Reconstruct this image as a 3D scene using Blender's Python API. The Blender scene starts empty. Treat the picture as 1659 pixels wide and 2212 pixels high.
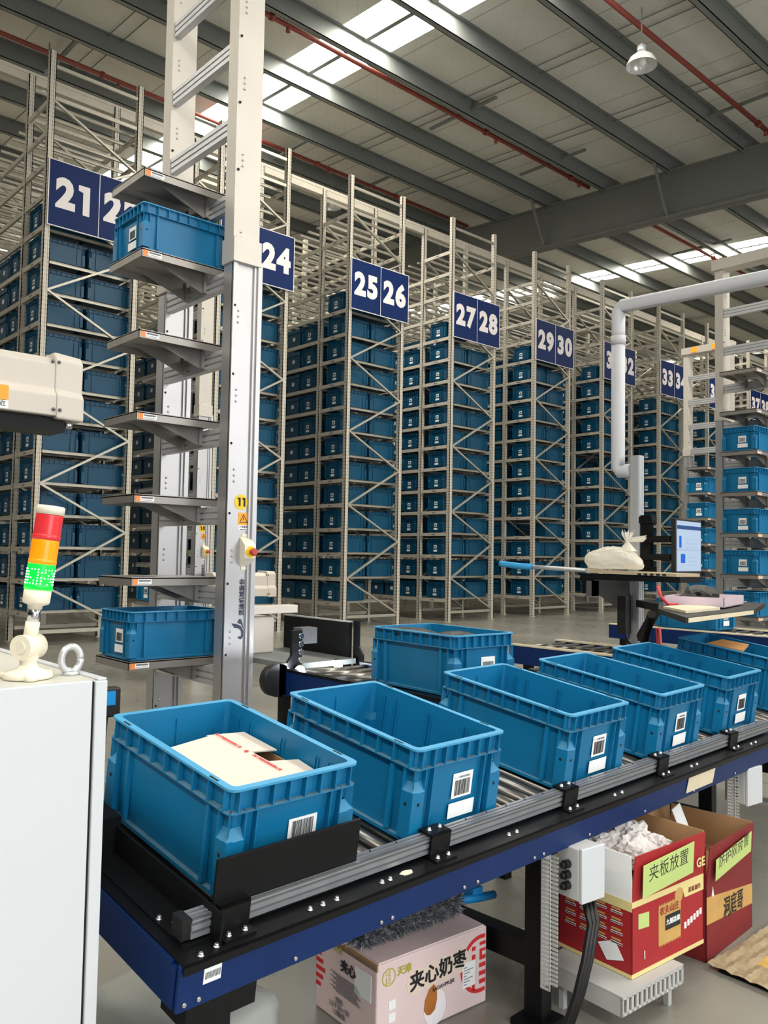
import bpy, bmesh, math, random
from math import pi, sin, cos, radians
from mathutils import Matrix, Vector, noise
random.seed(7)
S = bpy.context.scene
COL = S.collection

# ------------------------------------------------------------------ camera, light, exposure
cam = bpy.data.objects.new('camera', bpy.data.cameras.new('camera'))
COL.objects.link(cam)
CR = ((0.739, -0.673, 0.017), (0.048, 0.027, -0.998), (0.672, 0.739, 0.052))
rt = Vector(CR[0]).normalized(); fw = Vector(CR[2]).normalized()
rt = (rt - fw * rt.dot(fw)).normalized(); up = rt.cross(fw)
cam.matrix_world = Matrix(((rt.x, up.x, -fw.x, 0), (rt.y, up.y, -fw.y, 0), (rt.z, up.z, -fw.z, 1.55), (0, 0, 0, 1)))
cam.data.sensor_fit = 'VERTICAL'; cam.data.sensor_height = 36.0
cam.data.lens = 1800.0 / 2212.0 * 36.0
cam.data.clip_start = 0.05; cam.data.clip_end = 300
S.camera = cam
S.view_settings.view_transform = 'Standard'
S.view_settings.look = 'None'
S.view_settings.gamma = 1.0
S.view_settings.use_curve_mapping = False
S.view_settings.exposure = 0.3
try:
    S.cycles.use_denoising = True
    S.cycles.max_bounces = 8; S.cycles.diffuse_bounces = 5; S.cycles.glossy_bounces = 3
    S.cycles.transmission_bounces = 4; S.cycles.sample_clamp_indirect = 4.0
except Exception:
    pass
W = bpy.data.worlds.new('world'); S.world = W; W.use_nodes = True
W.node_tree.nodes['Background'].inputs[0].default_value = (0.80, 0.90, 1.0, 1)
W.node_tree.nodes['Background'].inputs[1].default_value = 0.24

def area(name, loc, aim, sx, sy, power, col=(1, 1, 1)):
    d = bpy.data.lights.new(name, 'AREA'); d.shape = 'RECTANGLE'; d.size = sx; d.size_y = sy
    d.energy = power; d.color = col
    o = bpy.data.objects.new(name, d); COL.objects.link(o)
    o.location = loc
    o.rotation_euler = (Vector(aim) - Vector(loc)).to_track_quat('-Z', 'Y').to_euler()
    return o
SKY_GLOW = 22.0
# unseen fill lights added behind the camera; the second brightens ceiling and upper racks
area('front_fill_light', (0.7, -2.6, 1.9), (1.1, 2.2, 0.8), 2.4, 2.6, 92, (0.90, 0.96, 1.0))
area('upper_fill_light', (11.0, -6.0, 4.2), (10.0, 12.0, 9.0), 8.0, 5.0, 420, (0.97, 0.98, 1.0))
# unseen overhead fill added above the picking line and the aisle fronts
area('line_fill_light', (1.0, 0.2, 6.5), (1.9, 2.4, 0.6), 2.2, 2.2, 85, (0.97, 0.98, 1.0))
area('aisle_fill_light', (9.0, 7.5, 10.2), (9.0, 9.5, 0), 7.0, 3.0, 95, (1.0, 0.97, 0.92))

# ------------------------------------------------------------------ materials
def lin(h):
    h = h.lstrip('#'); r = []
    for i in (0, 2, 4):
        c = int(h[i:i + 2], 16) / 255
        r.append(c / 12.92 if c <= 0.04045 else ((c + 0.055) / 1.055) ** 2.4)
    return (r[0], r[1], r[2], 1)
MATS = {}
def M(name, hexc=None, rough=0.5, metal=0.0, var=0.06, scale=9.0, emit=None, es=0.0, bump=0.0, spec=None, trans=0.0):
    if name in MATS: return MATS[name]
    m = bpy.data.materials.new(name); m.use_nodes = True; nt = m.node_tree
    b = nt.nodes['Principled BSDF']
    c = lin(hexc)
    b.inputs['Base Color'].default_value = c
    b.inputs['Roughness'].default_value = rough; b.inputs['Metallic'].default_value = metal
    if spec is not None: b.inputs['Specular IOR Level'].default_value = spec
    if trans: b.inputs['Transmission Weight'].default_value = trans
    if var:
        tc = nt.nodes.new('ShaderNodeTexCoord'); n = nt.nodes.new('ShaderNodeTexNoise')
        n.inputs['Scale'].default_value = scale; n.inputs['Detail'].default_value = 4
        nt.links.new(tc.outputs['Object'], n.inputs['Vector'])
        mx = nt.nodes.new('ShaderNodeMix'); mx.data_type = 'RGBA'
        mx.inputs[6].default_value = tuple(x * (1 - var * 2) for x in c[:3]) + (1,)
        mx.inputs[7].default_value = tuple(min(1, x * (1 + var * 2)) for x in c[:3]) + (1,)
        nt.links.new(n.outputs['Fac'], mx.inputs[0]); nt.links.new(mx.outputs[2], b.inputs['Base Color'])
        if bump:
            bp = nt.nodes.new('ShaderNodeBump'); bp.inputs['Strength'].default_value = bump; bp.inputs['Distance'].default_value = 0.02
            nt.links.new(n.outputs['Fac'], bp.inputs['Height']); nt.links.new(bp.outputs[0], b.inputs['Normal'])
    if emit:
        b.inputs['Emission Color'].default_value = lin(emit); b.inputs['Emission Strength'].default_value = es
    MATS[name] = m
    return m
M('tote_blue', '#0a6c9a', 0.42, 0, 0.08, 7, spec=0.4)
M('tote_rim', '#3c93bf', 0.5, 0, 0.08, 20)  # paler blue: scuffed edges plus overhead light put into the rim colour
M('tote_dust', '#50788c', 0.9, 0, 0.25, 30)
M('tote_blue_shaded', '#0b4a69', 0.38, 0, 0.06, 5, spec=0.35)  # tote blue darkened, with the racks' dimmer light put into the colour
M('dark_hole', '#08090a', 0.8, var=0)
M('white_paper', '#eef0f0', 0.75, var=0.02)
M('ink', '#1b1b20', 0.7, var=0)
M('grey_ink', '#6d6b72', 0.7, var=0)
M('galv', '#b9b5a8', 0.42, 0.55, 0.08, 12)
M('rack_beige', '#c3bdb0', 0.5, 0.1, 0.05, 6)
M('navy_sign', '#12295c', 0.55, var=0.02, spec=0.15)
M('sign_white', '#ece6e6', 0.6, var=0.0)
M('mast_silver', '#b4b3b4', 0.38, 0.65, 0.03, 4)
M('mast_pale', '#c9c3ba', 0.45, 0.3, 0.03, 4)
M('shelf_steel', '#98948f', 0.4, 0.6, 0.08, 6)
M('alu', '#c6c7ca', 0.36, 0.55, 0.05, 25)
M('alu_rail', '#9fa2a7', 0.35, 0.6, 0.06, 25)
M('alu_dark', '#6e7073', 0.45, 0.7, 0.05, 25)
M('chrome', '#e0e0e2', 0.16, 1.0, 0.0)
M('roller_steel', '#76746f', 0.3, 0.9, 0.05, 20)
M('black_steel', '#0b0c0e', 0.42, 0, 0.2, 14, spec=0.22)
M('black_plate', '#0d0e10', 0.5, 0, 0.2, 8, spec=0.2)
M('black_plastic', '#141414', 0.5, 0, 0.1, 10)
M('frame_blue', '#07275a', 0.45, 0, 0.12, 5, spec=0.25)
M('cabinet_white', '#c6cace', 0.45, 0, 0.02, 3)
M('cabinet_top', '#c3c1b8', 0.55, 0, 0.05, 4)
M('cream_plastic', '#e2dac6', 0.4, 0, 0.03, 8)
M('robot_white', '#cbc3b8', 0.5, 0, 0.02, 3)
M('red_lens', '#d8343a', 0.25, 0, 0.08, 40, emit='#d8343a', es=0.12)
M('amber_lens', '#ff9a10', 0.25, 0, 0.08, 40, emit='#ff8a00', es=0.25)
M('green_lens', '#10c030', 0.25, 0, 0, emit='#00ff28', es=2.2)
M('led_white', '#ffffff', 0.3, 0, 0, emit='#e8ffff', es=6)
M('lamp_led', '#ffffff', 0.3, 0, 0, emit='#dff0ff', es=60)
M('orange_led', '#ff7a20', 0.4, 0, 0, emit='#ff6a10', es=1.5)
M('estop_red', '#b5352c', 0.35, 0, 0.04)
M('yellow_badge', '#f2c60a', 0.5, 0, 0)
M('orange_badge', '#f7a32c', 0.5, 0, 0)
M('sticker_orange', '#f08c46', 0.5, 0, 0)
M('logo_navy', '#1d2440', 0.5, 0, 0)
M('steel_bolt', '#c8c8ca', 0.25, 0.9, 0)
M('carton_white', '#d6cabe', 0.75, 0, 0.03, 6)
M('carton_brown', '#a8825a', 0.8, 0, 0.08, 8)
M('tape_red', '#d8423c', 0.6, 0, 0)
M('pink_carton', '#e3cbcb', 0.7, 0, 0.03, 6)
M('pink_red', '#cf3030', 0.7, 0, 0.05)
M('carton_red', '#a01c22', 0.6, 0, 0.08, 6)
M('carton_red_dark', '#7a1a1e', 0.65, 0, 0.15, 6)
M('carton_gold', '#c39a58', 0.65, 0, 0.12, 8)
M('carton_cream', '#dccb8c', 0.7, 0, 0.05)
M('lettering_back', '#e6d2c4', 0.7, 0, 0)
M('tote_shoulder', '#2f7ea6', 0.6, 0, 0.1, 20)
M('green_paper', '#b9cc7c', 0.75, 0, 0.03, 6)
M('gold_ink', '#b9b24a', 0.6, 0, 0)
M('almond', '#b06a2c', 0.6, 0, 0.12, 30)
M('cream_white', '#f0eaf0', 0.5, 0, 0.04, 12)
M('box_grey', '#c9c9c8', 0.5, 0, 0.03, 6)
M('duct_white', '#b4b4b1', 0.55, 0, 0.03, 6)
M('cable_black', '#0d0d0e', 0.45, 0, 0)
M('duster_grey', '#6f7175', 0.95, 0, 0.1, 60)
M('duster_dark', '#4b4d52', 0.95, 0, 0.1, 60)
M('duster_light', '#9b9da2', 0.95, 0, 0.1, 60)
M('blue_plastic', '#1287cc', 0.4, 0, 0.03)
M('foam_blue', '#3ba0da', 0.8, 0, 0.08, 20)
M('wood_pale', '#d9cdb2', 0.7, 0, 0.08, 10)
M('wood_tan', '#c08a52', 0.7, 0, 0.1, 14)
M('pvc_white', '#c2c3c8', 0.55, 0, 0.03, 5)
M('table_top', '#b8a88a', 0.5, 0, 0.1, 10)
M('sprinkler_red', '#8c4036', 0.5, 0, 0.06, 3)
M('steel_grey', '#7a7f7d', 0.5, 0.2, 0.05, 1.2)
M('rafter_grey', '#7c7e7c', 0.6, 0.1, 0.04, 1.0)
M('wall_grey', '#5d6063', 0.8, 0, 0.05, 0.6)
M('skylight', '#fff8ea', 0.6, 0, 0, emit='#fff9ec', es=SKY_GLOW)
M('lamp_glass', '#d9dcda', 0.15, 0.2, 0, spec=0.6)
M('screen', '#9fb2cc', 0.3, 0, 0, emit='#9fb0c8', es=0.3)
M('screen_navy', '#24406e', 0.3, 0, 0, emit='#24406e', es=0.5)
M('screen_blue', '#1553b0', 0.3, 0, 0, emit='#1553b0', es=0.5)
M('screen_line', '#7e90ac', 0.3, 0, 0, emit='#7e90ac', es=0.5)
M('cable_red', '#d0404a', 0.5, 0, 0)
M('tray_pink', '#d9c6d2', 0.35, 0, 0.03)
M('bag_grey', '#a9aca6', 0.7, 0, 0.08, 5, bump=0.3)
M('paper_crumple', '#d8d2d0', 0.8, 0, 0.08, 18)
M('mat_kraft', '#9c8a6c', 0.7, 0, 0.2, 40)
M('mat_gold', '#c8a24e', 0.6, 0, 0.15, 40)

def special():
    # thin translucent plastic bag
    m = bpy.data.materials.new('bag_plastic'); m.use_nodes = True; nt = m.node_tree
    b = nt.nodes['Principled BSDF']; b.inputs['Base Color'].default_value = lin('#f4f0e6'); b.inputs['Roughness'].default_value = 0.3
    tr = nt.nodes.new('ShaderNodeBsdfTranslucent'); tr.inputs[0].default_value = lin('#f6f2e6')
    mx = nt.nodes.new('ShaderNodeMixShader'); mx.inputs[0].default_value = 0.35
    nt.links.new(b.outputs[0], mx.inputs[1]); nt.links.new(tr.outputs[0], mx.inputs[2])
    tp = nt.nodes.new('ShaderNodeBsdfTransparent'); m2 = nt.nodes.new('ShaderNodeMixShader'); m2.inputs[0].default_value = .22
    nt.links.new(mx.outputs[0], m2.inputs[1]); nt.links.new(tp.outputs[0], m2.inputs[2]); nt.links.new(m2.outputs[0], nt.nodes['Material Output'].inputs[0]); MATS['bag_plastic'] = m
    # perforated upright
    m = bpy.data.materials.new('rack_perforated'); m.use_nodes = True; nt = m.node_tree
    b = nt.nodes['Principled BSDF']; b.inputs['Roughness'].default_value = 0.45; b.inputs['Metallic'].default_value = 0.1
    tc = nt.nodes.new('ShaderNodeTexCoord'); sp = nt.nodes.new('ShaderNodeSeparateXYZ'); nt.links.new(tc.outputs['Object'], sp.inputs[0])
    def mt(op, a, bb=None):
        n = nt.nodes.new('ShaderNodeMath'); n.operation = op
        for i, v in enumerate((a, bb)):
            if v is None: continue
            if isinstance(v, (int, float)): n.inputs[i].default_value = v
            else: nt.links.new(v, n.inputs[i])
        return n.outputs[0]
    xy = mt('ADD', mt('ABSOLUTE', sp.outputs[0]), mt('ABSOLUTE', sp.outputs[1]))
    fz = mt('ABSOLUTE', mt('SUBTRACT', mt('FRACT', mt('MULTIPLY', sp.outputs[2], 14.0)), 0.5))
    col = mt('ABSOLUTE', mt('SUBTRACT', mt('PINGPONG', mt('ADD', xy, 0.01), 0.03), 0.016))
    hole = mt('MULTIPLY', mt('LESS_THAN', fz, 0.17), mt('LESS_THAN', col, 0.0065))
    mx = nt.nodes.new('ShaderNodeMix'); mx.data_type = 'RGBA'
    mx.inputs[6].default_value = lin('#c8c2b5'); mx.inputs[7].default_value = lin('#77736a')
    nt.links.new(hole, mx.inputs[0]); nt.links.new(mx.outputs[2], b.inputs['Base Color']); MATS['rack_perforated'] = m
    # polished concrete
    m = bpy.data.materials.new('concrete'); m.use_nodes = True; nt = m.node_tree
    b = nt.nodes['Principled BSDF']
    tc = nt.nodes.new('ShaderNodeTexCoord'); n = nt.nodes.new('ShaderNodeTexNoise'); n.inputs['Scale'].default_value = 0.7; n.inputs['Detail'].default_value = 8
    n2 = nt.nodes.new('ShaderNodeTexNoise'); n2.inputs['Scale'].default_value = 2.2; n2.inputs['Detail'].default_value = 5; n2.inputs['Distortion'].default_value = 1.5
    nt.links.new(tc.outputs['Object'], n.inputs['Vector']); nt.links.new(tc.outputs['Object'], n2.inputs['Vector'])
    r = nt.nodes.new('ShaderNodeValToRGB'); nt.links.new(n.outputs['Fac'], r.inputs[0])
    r.color_ramp.elements[0].position = 0.3; r.color_ramp.elements[0].color = lin('#77756d')
    r.color_ramp.elements[1].position = 0.75; r.color_ramp.elements[1].color = lin('#97948a')
    br = nt.nodes.new('ShaderNodeTexBrick'); br.offset = 0; br.inputs['Scale'].default_value = 1.0
    br.inputs['Brick Width'].default_value = 6.0; br.inputs['Row Height'].default_value = 6.0; br.inputs['Mortar Size'].default_value = 0.008
    br.inputs['Color1'].default_value = (1, 1, 1, 1); br.inputs['Color2'].default_value = (1, 1, 1, 1); br.inputs['Mortar'].default_value = (0.45, 0.43, 0.4, 1)
    nt.links.new(tc.outputs['Object'], br.inputs['Vector'])
    mx = nt.nodes.new('ShaderNodeMix'); mx.data_type = 'RGBA'; mx.blend_type = 'MULTIPLY'; mx.inputs[0].default_value = 1
    nt.links.new(r.outputs[0], mx.inputs[6]); nt.links.new(br.outputs[0], mx.inputs[7]); nt.links.new(mx.outputs[2], b.inputs['Base Color'])
    mr = nt.nodes.new('ShaderNodeMapRange'); mr.inputs['To Min'].default_value = 0.18; mr.inputs['To Max'].default_value = 0.42
    nt.links.new(n2.outputs['Fac'], mr.inputs[0]); nt.links.new(mr.outputs[0], b.inputs['Roughness']); MATS['concrete'] = m
    # quilted insulation foil under the roof sheet
    m = bpy.data.materials.new('roof_foil'); m.use_nodes = True; nt = m.node_tree
    b = nt.nodes['Principled BSDF']; b.inputs['Roughness'].default_value = 0.6; b.inputs['Metallic'].default_value = 0.0
    tc = nt.nodes.new('ShaderNodeTexCoord'); br = nt.nodes.new('ShaderNodeTexBrick'); br.offset = 0
    br.inputs['Scale'].default_value = 1.0; br.inputs['Brick Width'].default_value = 1.55; br.inputs['Row Height'].default_value = 60
    br.inputs['Mortar Size'].default_value = 0.012
    br.inputs['Color1'].default_value = lin('#d6d6cf'); br.inputs['Color2'].default_value = lin('#cfcfc8'); br.inputs['Mortar'].default_value = lin('#90918c')
    n = nt.nodes.new('ShaderNodeTexNoise'); n.inputs['Scale'].default_value = 2.5; n.inputs['Detail'].default_value = 6
    nt.links.new(tc.outputs['Object'], br.inputs['Vector']); nt.links.new(tc.outputs['Object'], n.inputs['Vector'])
    mp = nt.nodes.new('ShaderNodeMapping'); mp.inputs['Rotation'].default_value = (0, 0, 0.72); nt.links.new(tc.outputs['Object'], mp.inputs[0])
    b2 = nt.nodes.new('ShaderNodeTexBrick'); b2.offset = 0; b2.inputs['Scale'].default_value = 1; b2.inputs['Brick Width'].default_value = 0.42; b2.inputs['Row Height'].default_value = 0.42
    b2.inputs['Mortar Size'].default_value = 0.004; b2.inputs['Color1'].default_value = (1, 1, 1, 1); b2.inputs['Color2'].default_value = (1, 1, 1, 1); b2.inputs['Mortar'].default_value = (0.8, 0.8, 0.79, 1)
    nt.links.new(mp.outputs[0], b2.inputs['Vector'])
    mx = nt.nodes.new('ShaderNodeMix'); mx.data_type = 'RGBA'; mx.blend_type = 'MULTIPLY'; mx.inputs[0].default_value = 1
    nt.links.new(br.outputs[0], mx.inputs[6]); nt.links.new(b2.outputs[0], mx.inputs[7]); nt.links.new(mx.outputs[2], b.inputs['Base Color'])
    bp = nt.nodes.new('ShaderNodeBump'); bp.inputs['Strength'].default_value = 0.35; bp.inputs['Distance'].default_value = 0.05
    nt.links.new(n.outputs['Fac'], bp.inputs['Height']); nt.links.new(bp.outputs[0], b.inputs['Normal']); MATS['roof_foil'] = m
special()

# ------------------------------------------------------------------ mesh helpers
class MB:
    """collects shapes, then links them as ONE mesh object"""
    def __init__(s): s.bm = bmesh.new(); s.mats = []; s.mi = 0; s.T = Matrix()
    def mat(s, name):
        if name not in s.mats: s.mats.append(name)
        s.mi = s.mats.index(name); return s
    def v(s, p): return s.bm.verts.new(s.T @ Vector(p))
    def f(s, vs, smooth=False):
        try:
            f = s.bm.faces.new(vs); f.material_index = s.mi; f.smooth = smooth; return f
        except ValueError: return None
    def box(s, x0, y0, z0, x1, y1, z1):
        a = [s.v(p) for p in ((x0, y0, z0), (x1, y0, z0), (x1, y1, z0), (x0, y1, z0), (x0, y0, z1), (x1, y0, z1), (x1, y1, z1), (x0, y1, z1))]
        for q in ((3, 2, 1, 0), (4, 5, 6, 7), (0, 1, 5, 4), (1, 2, 6, 5), (2, 3, 7, 6), (3, 0, 4, 7)): s.f([a[i] for i in q])
        return s
    def hexa(s, bot, top):
        a = [s.v(p) for p in list(bot) + list(top)]
        for q in ((3, 2, 1, 0), (4, 5, 6, 7), (0, 1, 5, 4), (1, 2, 6, 5), (2, 3, 7, 6), (3, 0, 4, 7)): s.f([a[i] for i in q])
        return s
    def quad(s, *p): s.f([s.v(q) for q in p]); return s
    def poly(s, pts): s.f([s.v(q) for q in pts]); return s
    def prism(s, pts, d):
        """flat outline pts (3D) extruded by vector d"""
        d = Vector(d); a = [s.v(p) for p in pts]; b = [s.v(Vector(p) + d) for p in pts]; n = len(pts)
        s.f(list(reversed(a))); s.f(b)
        for i in range(n): s.f([a[i], a[(i + 1) % n], b[(i + 1) % n], b[i]])
        return s
    def bar(s, p, q, w, h, upv=(0, 0, 1)):
        p = Vector(p); q = Vector(q); d = (q - p).normalized(); u = Vector(upv)
        if abs(d.dot(u)) > 0.98: u = Vector((1, 0, 0))
        r = d.cross(u).normalized() * (w / 2); u2 = r.cross(d).normalized() * (h / 2)
        return s.hexa([p - r - u2, p + r - u2, p + r + u2, p - r + u2], [q - r - u2, q + r - u2, q + r + u2, q - r + u2])
    def cyl(s, p, q, r, n=12, r2=None, caps=True, smooth=True):
        p = Vector(p); q = Vector(q); d = (q - p).normalized(); u = Vector((0, 0, 1)) if abs(d.z) < 0.9 else Vector((1, 0, 0))
        a = d.cross(u).normalized(); b = d.cross(a); r2 = r if r2 is None else r2
        A = [s.v(p + (a * cos(t) + b * sin(t)) * r) for t in (2 * pi * i / n for i in range(n))]
        B = [s.v(q + (a * cos(t) + b * sin(t)) * r2) for t in (2 * pi * i / n for i in range(n))]
        for i in range(n): s.f([A[i], B[i], B[(i + 1) % n], A[(i + 1) % n]], smooth)
        if caps: s.f(A); s.f(list(reversed(B)))
        return s
    def lathe(s, prof, n=20, c=(0, 0, 0), smooth=True, caps=True):
        rings = []
        for r, z in prof: rings.append([s.v((c[0] + r * cos(2 * pi * i / n), c[1] + r * sin(2 * pi * i / n), c[2] + z)) for i in range(n)])
        for A, B in zip(rings, rings[1:]):
            for i in range(n): s.f([A[i], A[(i + 1) % n], B[(i + 1) % n], B[i]], smooth)
        if caps: s.f(list(reversed(rings[0]))); s.f(rings[-1])
        return s
    def tube(s, pts, r, n=8):
        pts = [Vector(p) for p in pts]; prev = None; a = None
        for i, p in enumerate(pts):
            d = ((pts[i + 1] if i + 1 < len(pts) else p) - (pts[i - 1] if i else p)).normalized()
            if a is None:
                u = Vector((0, 0, 1)) if abs(d.z) < 0.9 else Vector((1, 0, 0)); a = d.cross(u).normalized()
            else: a = (a - d * a.dot(d)).normalized()
            b = d.cross(a)
            R = [s.v(p + (a * cos(t) + b * sin(t)) * r) for t in (2 * pi * k / n for k in range(n))]
            if prev:
                for k in range(n): s.f([prev[k], prev[(k + 1) % n], R[(k + 1) % n], R[k]], True)
            else: s.f(list(reversed(R)))
            prev = R
        s.f(prev); return s
    def ball(s, c, r, n=10, sz=1.0):
        prof = [(max(1e-4, r * sin(pi * i / n)), -r * sz * cos(pi * i / n)) for i in range(n + 1)]
        return s.lathe(prof, 2 * n, c)
    def rings(s, prof, closed_bottom=True, seg=3, smooth=False):
        """rounded-rectangle loft: (half width, half length, corner radius, z)"""
        R = []
        for hw, hl, r, z in prof:
            ring = []
            for cx, cy, t0 in ((hw - r, hl - r, 0), (-hw + r, hl - r, pi / 2), (-hw + r, -hl + r, pi), (hw - r, -hl + r, 1.5 * pi)):
                for k in range(seg + 1):
                    t = t0 + pi / 2 * k / seg; ring.append(s.v((cx + r * cos(t), cy + r * sin(t), z)))
            R.append(ring)
        n = len(R[0])
        for A, B in zip(R, R[1:]):
            for i in range(n): s.f([A[i], A[(i + 1) % n], B[(i + 1) % n], B[i]], smooth)
        return R
    def build(s, name, parent=None, mat=None, bevel=0):
        me = bpy.data.meshes.new(name)
        s.bm.normal_update(); s.bm.to_mesh(me); s.bm.free()
        for n in (s.mats or [mat]): me.materials.append(MATS[n])
        o = bpy.data.objects.new(name, me); COL.objects.link(o)
        if parent: o.parent = parent
        if bevel:
            bv = o.modifiers.new('bevel', 'BEVEL'); bv.width = bevel; bv.segments = 2; bv.limit_method = 'ANGLE'; bv.angle_limit = radians(40)
        return o
def mb(mat): return MB().mat(mat)
def tag(o, label=None, cat=None, group=None, kind=None):
    if label: o['label'] = label
    if cat: o['category'] = cat
    if group: o['group'] = group
    if kind: o['kind'] = kind
    return o
def thing(name, label, cat, loc=(0, 0, 0), rz=0.0, group=None, mat=None):
    o = bpy.data.objects.new(name, None); COL.objects.link(o); o.empty_display_size = 0.1
    if mat is not None: o.matrix_world = mat
    else: o.location = loc; o.rotation_euler = (0, 0, rz)
    return tag(o, label, cat, group)
def copy_tree(o, parent=None):
    c = o.copy(); COL.objects.link(c)
    if parent: c.parent = parent
    for ch in o.children: copy_tree(ch, c)
    return c
def text(body, size, org, right, upv, mat, parent=None, name='lettering', bold=0.0, align='CENTER', sx=1.0, ext=0.0004):
    fat = 0.0
    if bold and any(ord(c) > 0x3000 for c in body): fat, bold = bold, 0.0
    cu = bpy.data.curves.new(name, 'FONT'); cu.body = body; cu.size = size; cu.align_x = align; cu.align_y = 'CENTER'
    cu.offset = bold; cu.extrude = ext; cu.resolution_u = 3; cu.materials.append(MATS[mat])
    o = bpy.data.objects.new(name, cu); COL.objects.link(o)
    r = Vector(right).normalized(); u = Vector(upv); u = (u - r * u.dot(r)).normalized(); n = r.cross(u)
    o.location = org; o.rotation_euler = Matrix(((r.x, u.x, n.x), (r.y, u.y, n.y), (r.z, u.z, n.z))).to_euler(); o.scale = (sx, 1, 1)
    o.parent = parent; TEXTS.append((o, fat))
    return o
TEXTS = []
def digits(num, size, org, mat, parent, name, bold, gap, one_w=.42):
    hc = size * .70; ws = [one_w if c == '1' else 1.0 for c in num]; x = -gap * sum(ws) / 2
    for c, w in zip(num, ws):
        xc = x + gap * w / 2; x += gap * w
        if c == '1':
            P = [(-.25, .5), (.17, .5), (.17, -.5), (-.08, -.5), (-.08, .27), (-.25, .31)]
            mb(mat).prism([(org[0] + xc + a * hc, org[1] + .0012, org[2] + e * (hc + bold)) for a, e in P], (0, -.002, 0)).build(name, parent)
        else: text(c, size, (org[0] + xc, org[1], org[2]), (1, 0, 0), (0, 0, 1), mat, parent, name, bold, sx=.92, ext=.001)
ORD = ['lowest', 'second', 'third', 'fourth', 'fifth', 'sixth', 'seventh', 'eighth', 'ninth', 'tenth', 'eleventh', 'twelfth', 'thirteenth', 'fourteenth']

# ------------------------------------------------------------------ the building
K = 1.3496
Y0 = 13.656
def roof_z(y): return 11.877 + 0.065 * y
b = mb('concrete'); b.quad((-30, -25, 0), (75, -25, 0), (75, 60, 0), (-30, 60, 0))
tag(b.build('floor'), kind='structure')
b = mb('roof_foil')
for x0, x1 in ((-30, -7.55), (-6.2, 10.72), (12.09, 28.35), (29.55, 45.9), (47.2, 75)):
    b.hexa([(x0, -25, roof_z(-25)), (x1, -25, roof_z(-25)), (x1, 60, roof_z(60)), (x0, 60, roof_z(60))],
           [(x0, -25, roof_z(-25) + .1), (x1, -25, roof_z(-25) + .1), (x1, 60, roof_z(60) + .1), (x0, 60, roof_z(60) + .1)])
tag(b.build('ceiling'), kind='structure')
n = 0
for x0, x1 in ((-7.55, -6.2), (10.72, 12.09), (28.35, 29.55), (45.9, 47.2)):
    xm = (x0 + x1) / 2
    n += 1
    b = mb('skylight')
    for a, c in ((x0, xm - .055), (xm + .055, x1)):
        b.quad((a, -25, roof_z(-25) + .03), (a, 60, roof_z(60) + .03), (c, 60, roof_z(60) + .03), (c, -25, roof_z(-25) + .03))
    tag(b.build('window_%d' % n), kind='structure')
    b = mb('steel_grey'); b.hexa([(xm - .055, -25, roof_z(-25) - .03), (xm + .055, -25, roof_z(-25) - .03), (xm + .055, 60, roof_z(60) - .03), (xm - .055, 60, roof_z(60) - .03)],
                                [(xm - .055, -25, roof_z(-25) + .06), (xm + .055, -25, roof_z(-25) + .06), (xm + .055, 60, roof_z(60) + .06), (xm - .055, 60, roof_z(60) + .06)])
    tag(b.build('trim_%d' % n), kind='structure')
for k in range(-9, 17):
    y = 9.35 + 2.06 * k; z = roof_z(y)
    b = mb('steel_grey')
    b.box(-30, y - .045, z - .40, 75, y - .03, z)
    b.box(-30, y - .045, z - .40, 75, y + .09, z - .385)
    b.box(-30, y - .14, z - .02, 75, y - .03, z - .004)
    b.box(-30, y + .075, z - .40, 75, y + .09, z - .36)
    tag(b.build('purlin'), kind='structure')
for xr in (20.9, 45.0, -9.0):
    b = mb('rafter_grey')
    def zt(y): return roof_z(y) - .40
    def zb(y): return 10.25 + .062 * y
    b.hexa([(xr - .02, -25, zb(-25)), (xr + .02, -25, zb(-25)), (xr + .02, 60, zb(60)), (xr - .02, 60, zb(60))],
           [(xr - .02, -25, zt(-25)), (xr + .02, -25, zt(-25)), (xr + .02, 60, zt(60)), (xr - .02, 60, zt(60))])
    for f in (zb, zt):
        b.hexa([(xr - .2, -25, f(-25)), (xr + .2, -25, f(-25)), (xr + .2, 60, f(60)), (xr - .2, 60, f(60))],
               [(xr - .2, -25, f(-25) + .03), (xr + .2, -25, f(-25) + .03), (xr + .2, 60, f(60) + .03), (xr - .2, 60, f(60) + .03)])
    for k in range(0, 14):
        y = 3.2 + 4.12 * k
        b.bar((xr - .2, y, zb(y) + .05), (xr - .95, y - .02, roof_z(y) - .33), .07, .07)
        b.bar((xr - .18, y + .1, zb(y) + .03), (xr - .18, y + .1, zt(y)), .02, .05)
    tag(b.build('rafter'), kind='structure')
b = mb('wall_grey'); b.box(-30, 60, 0, 75, 60.2, 16.5); tag(b.build('wall_back'), kind='structure')
b = mb('wall_grey'); b.box(75, -25, 0, 75.2, 60, 16.5); tag(b.build('wall_right'), kind='structure')
b = mb('wall_grey'); b.box(-30.2, -25, 0, -30, 60, 16.5); tag(b.build('wall_left'), kind='structure')
# tie rods and bracing rods under the foil
b = mb('steel_grey')
for x in (4.5, 7.4, 14.6, 17.6, 24, 32, 37):
    for dx in (0, .32):
        b.tube([(x + dx, -10, roof_z(-10) - .05), (x + dx, 45, roof_z(45) - .05)], .012, 5)
tag(b.build('trim_9'), kind='structure')

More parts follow.
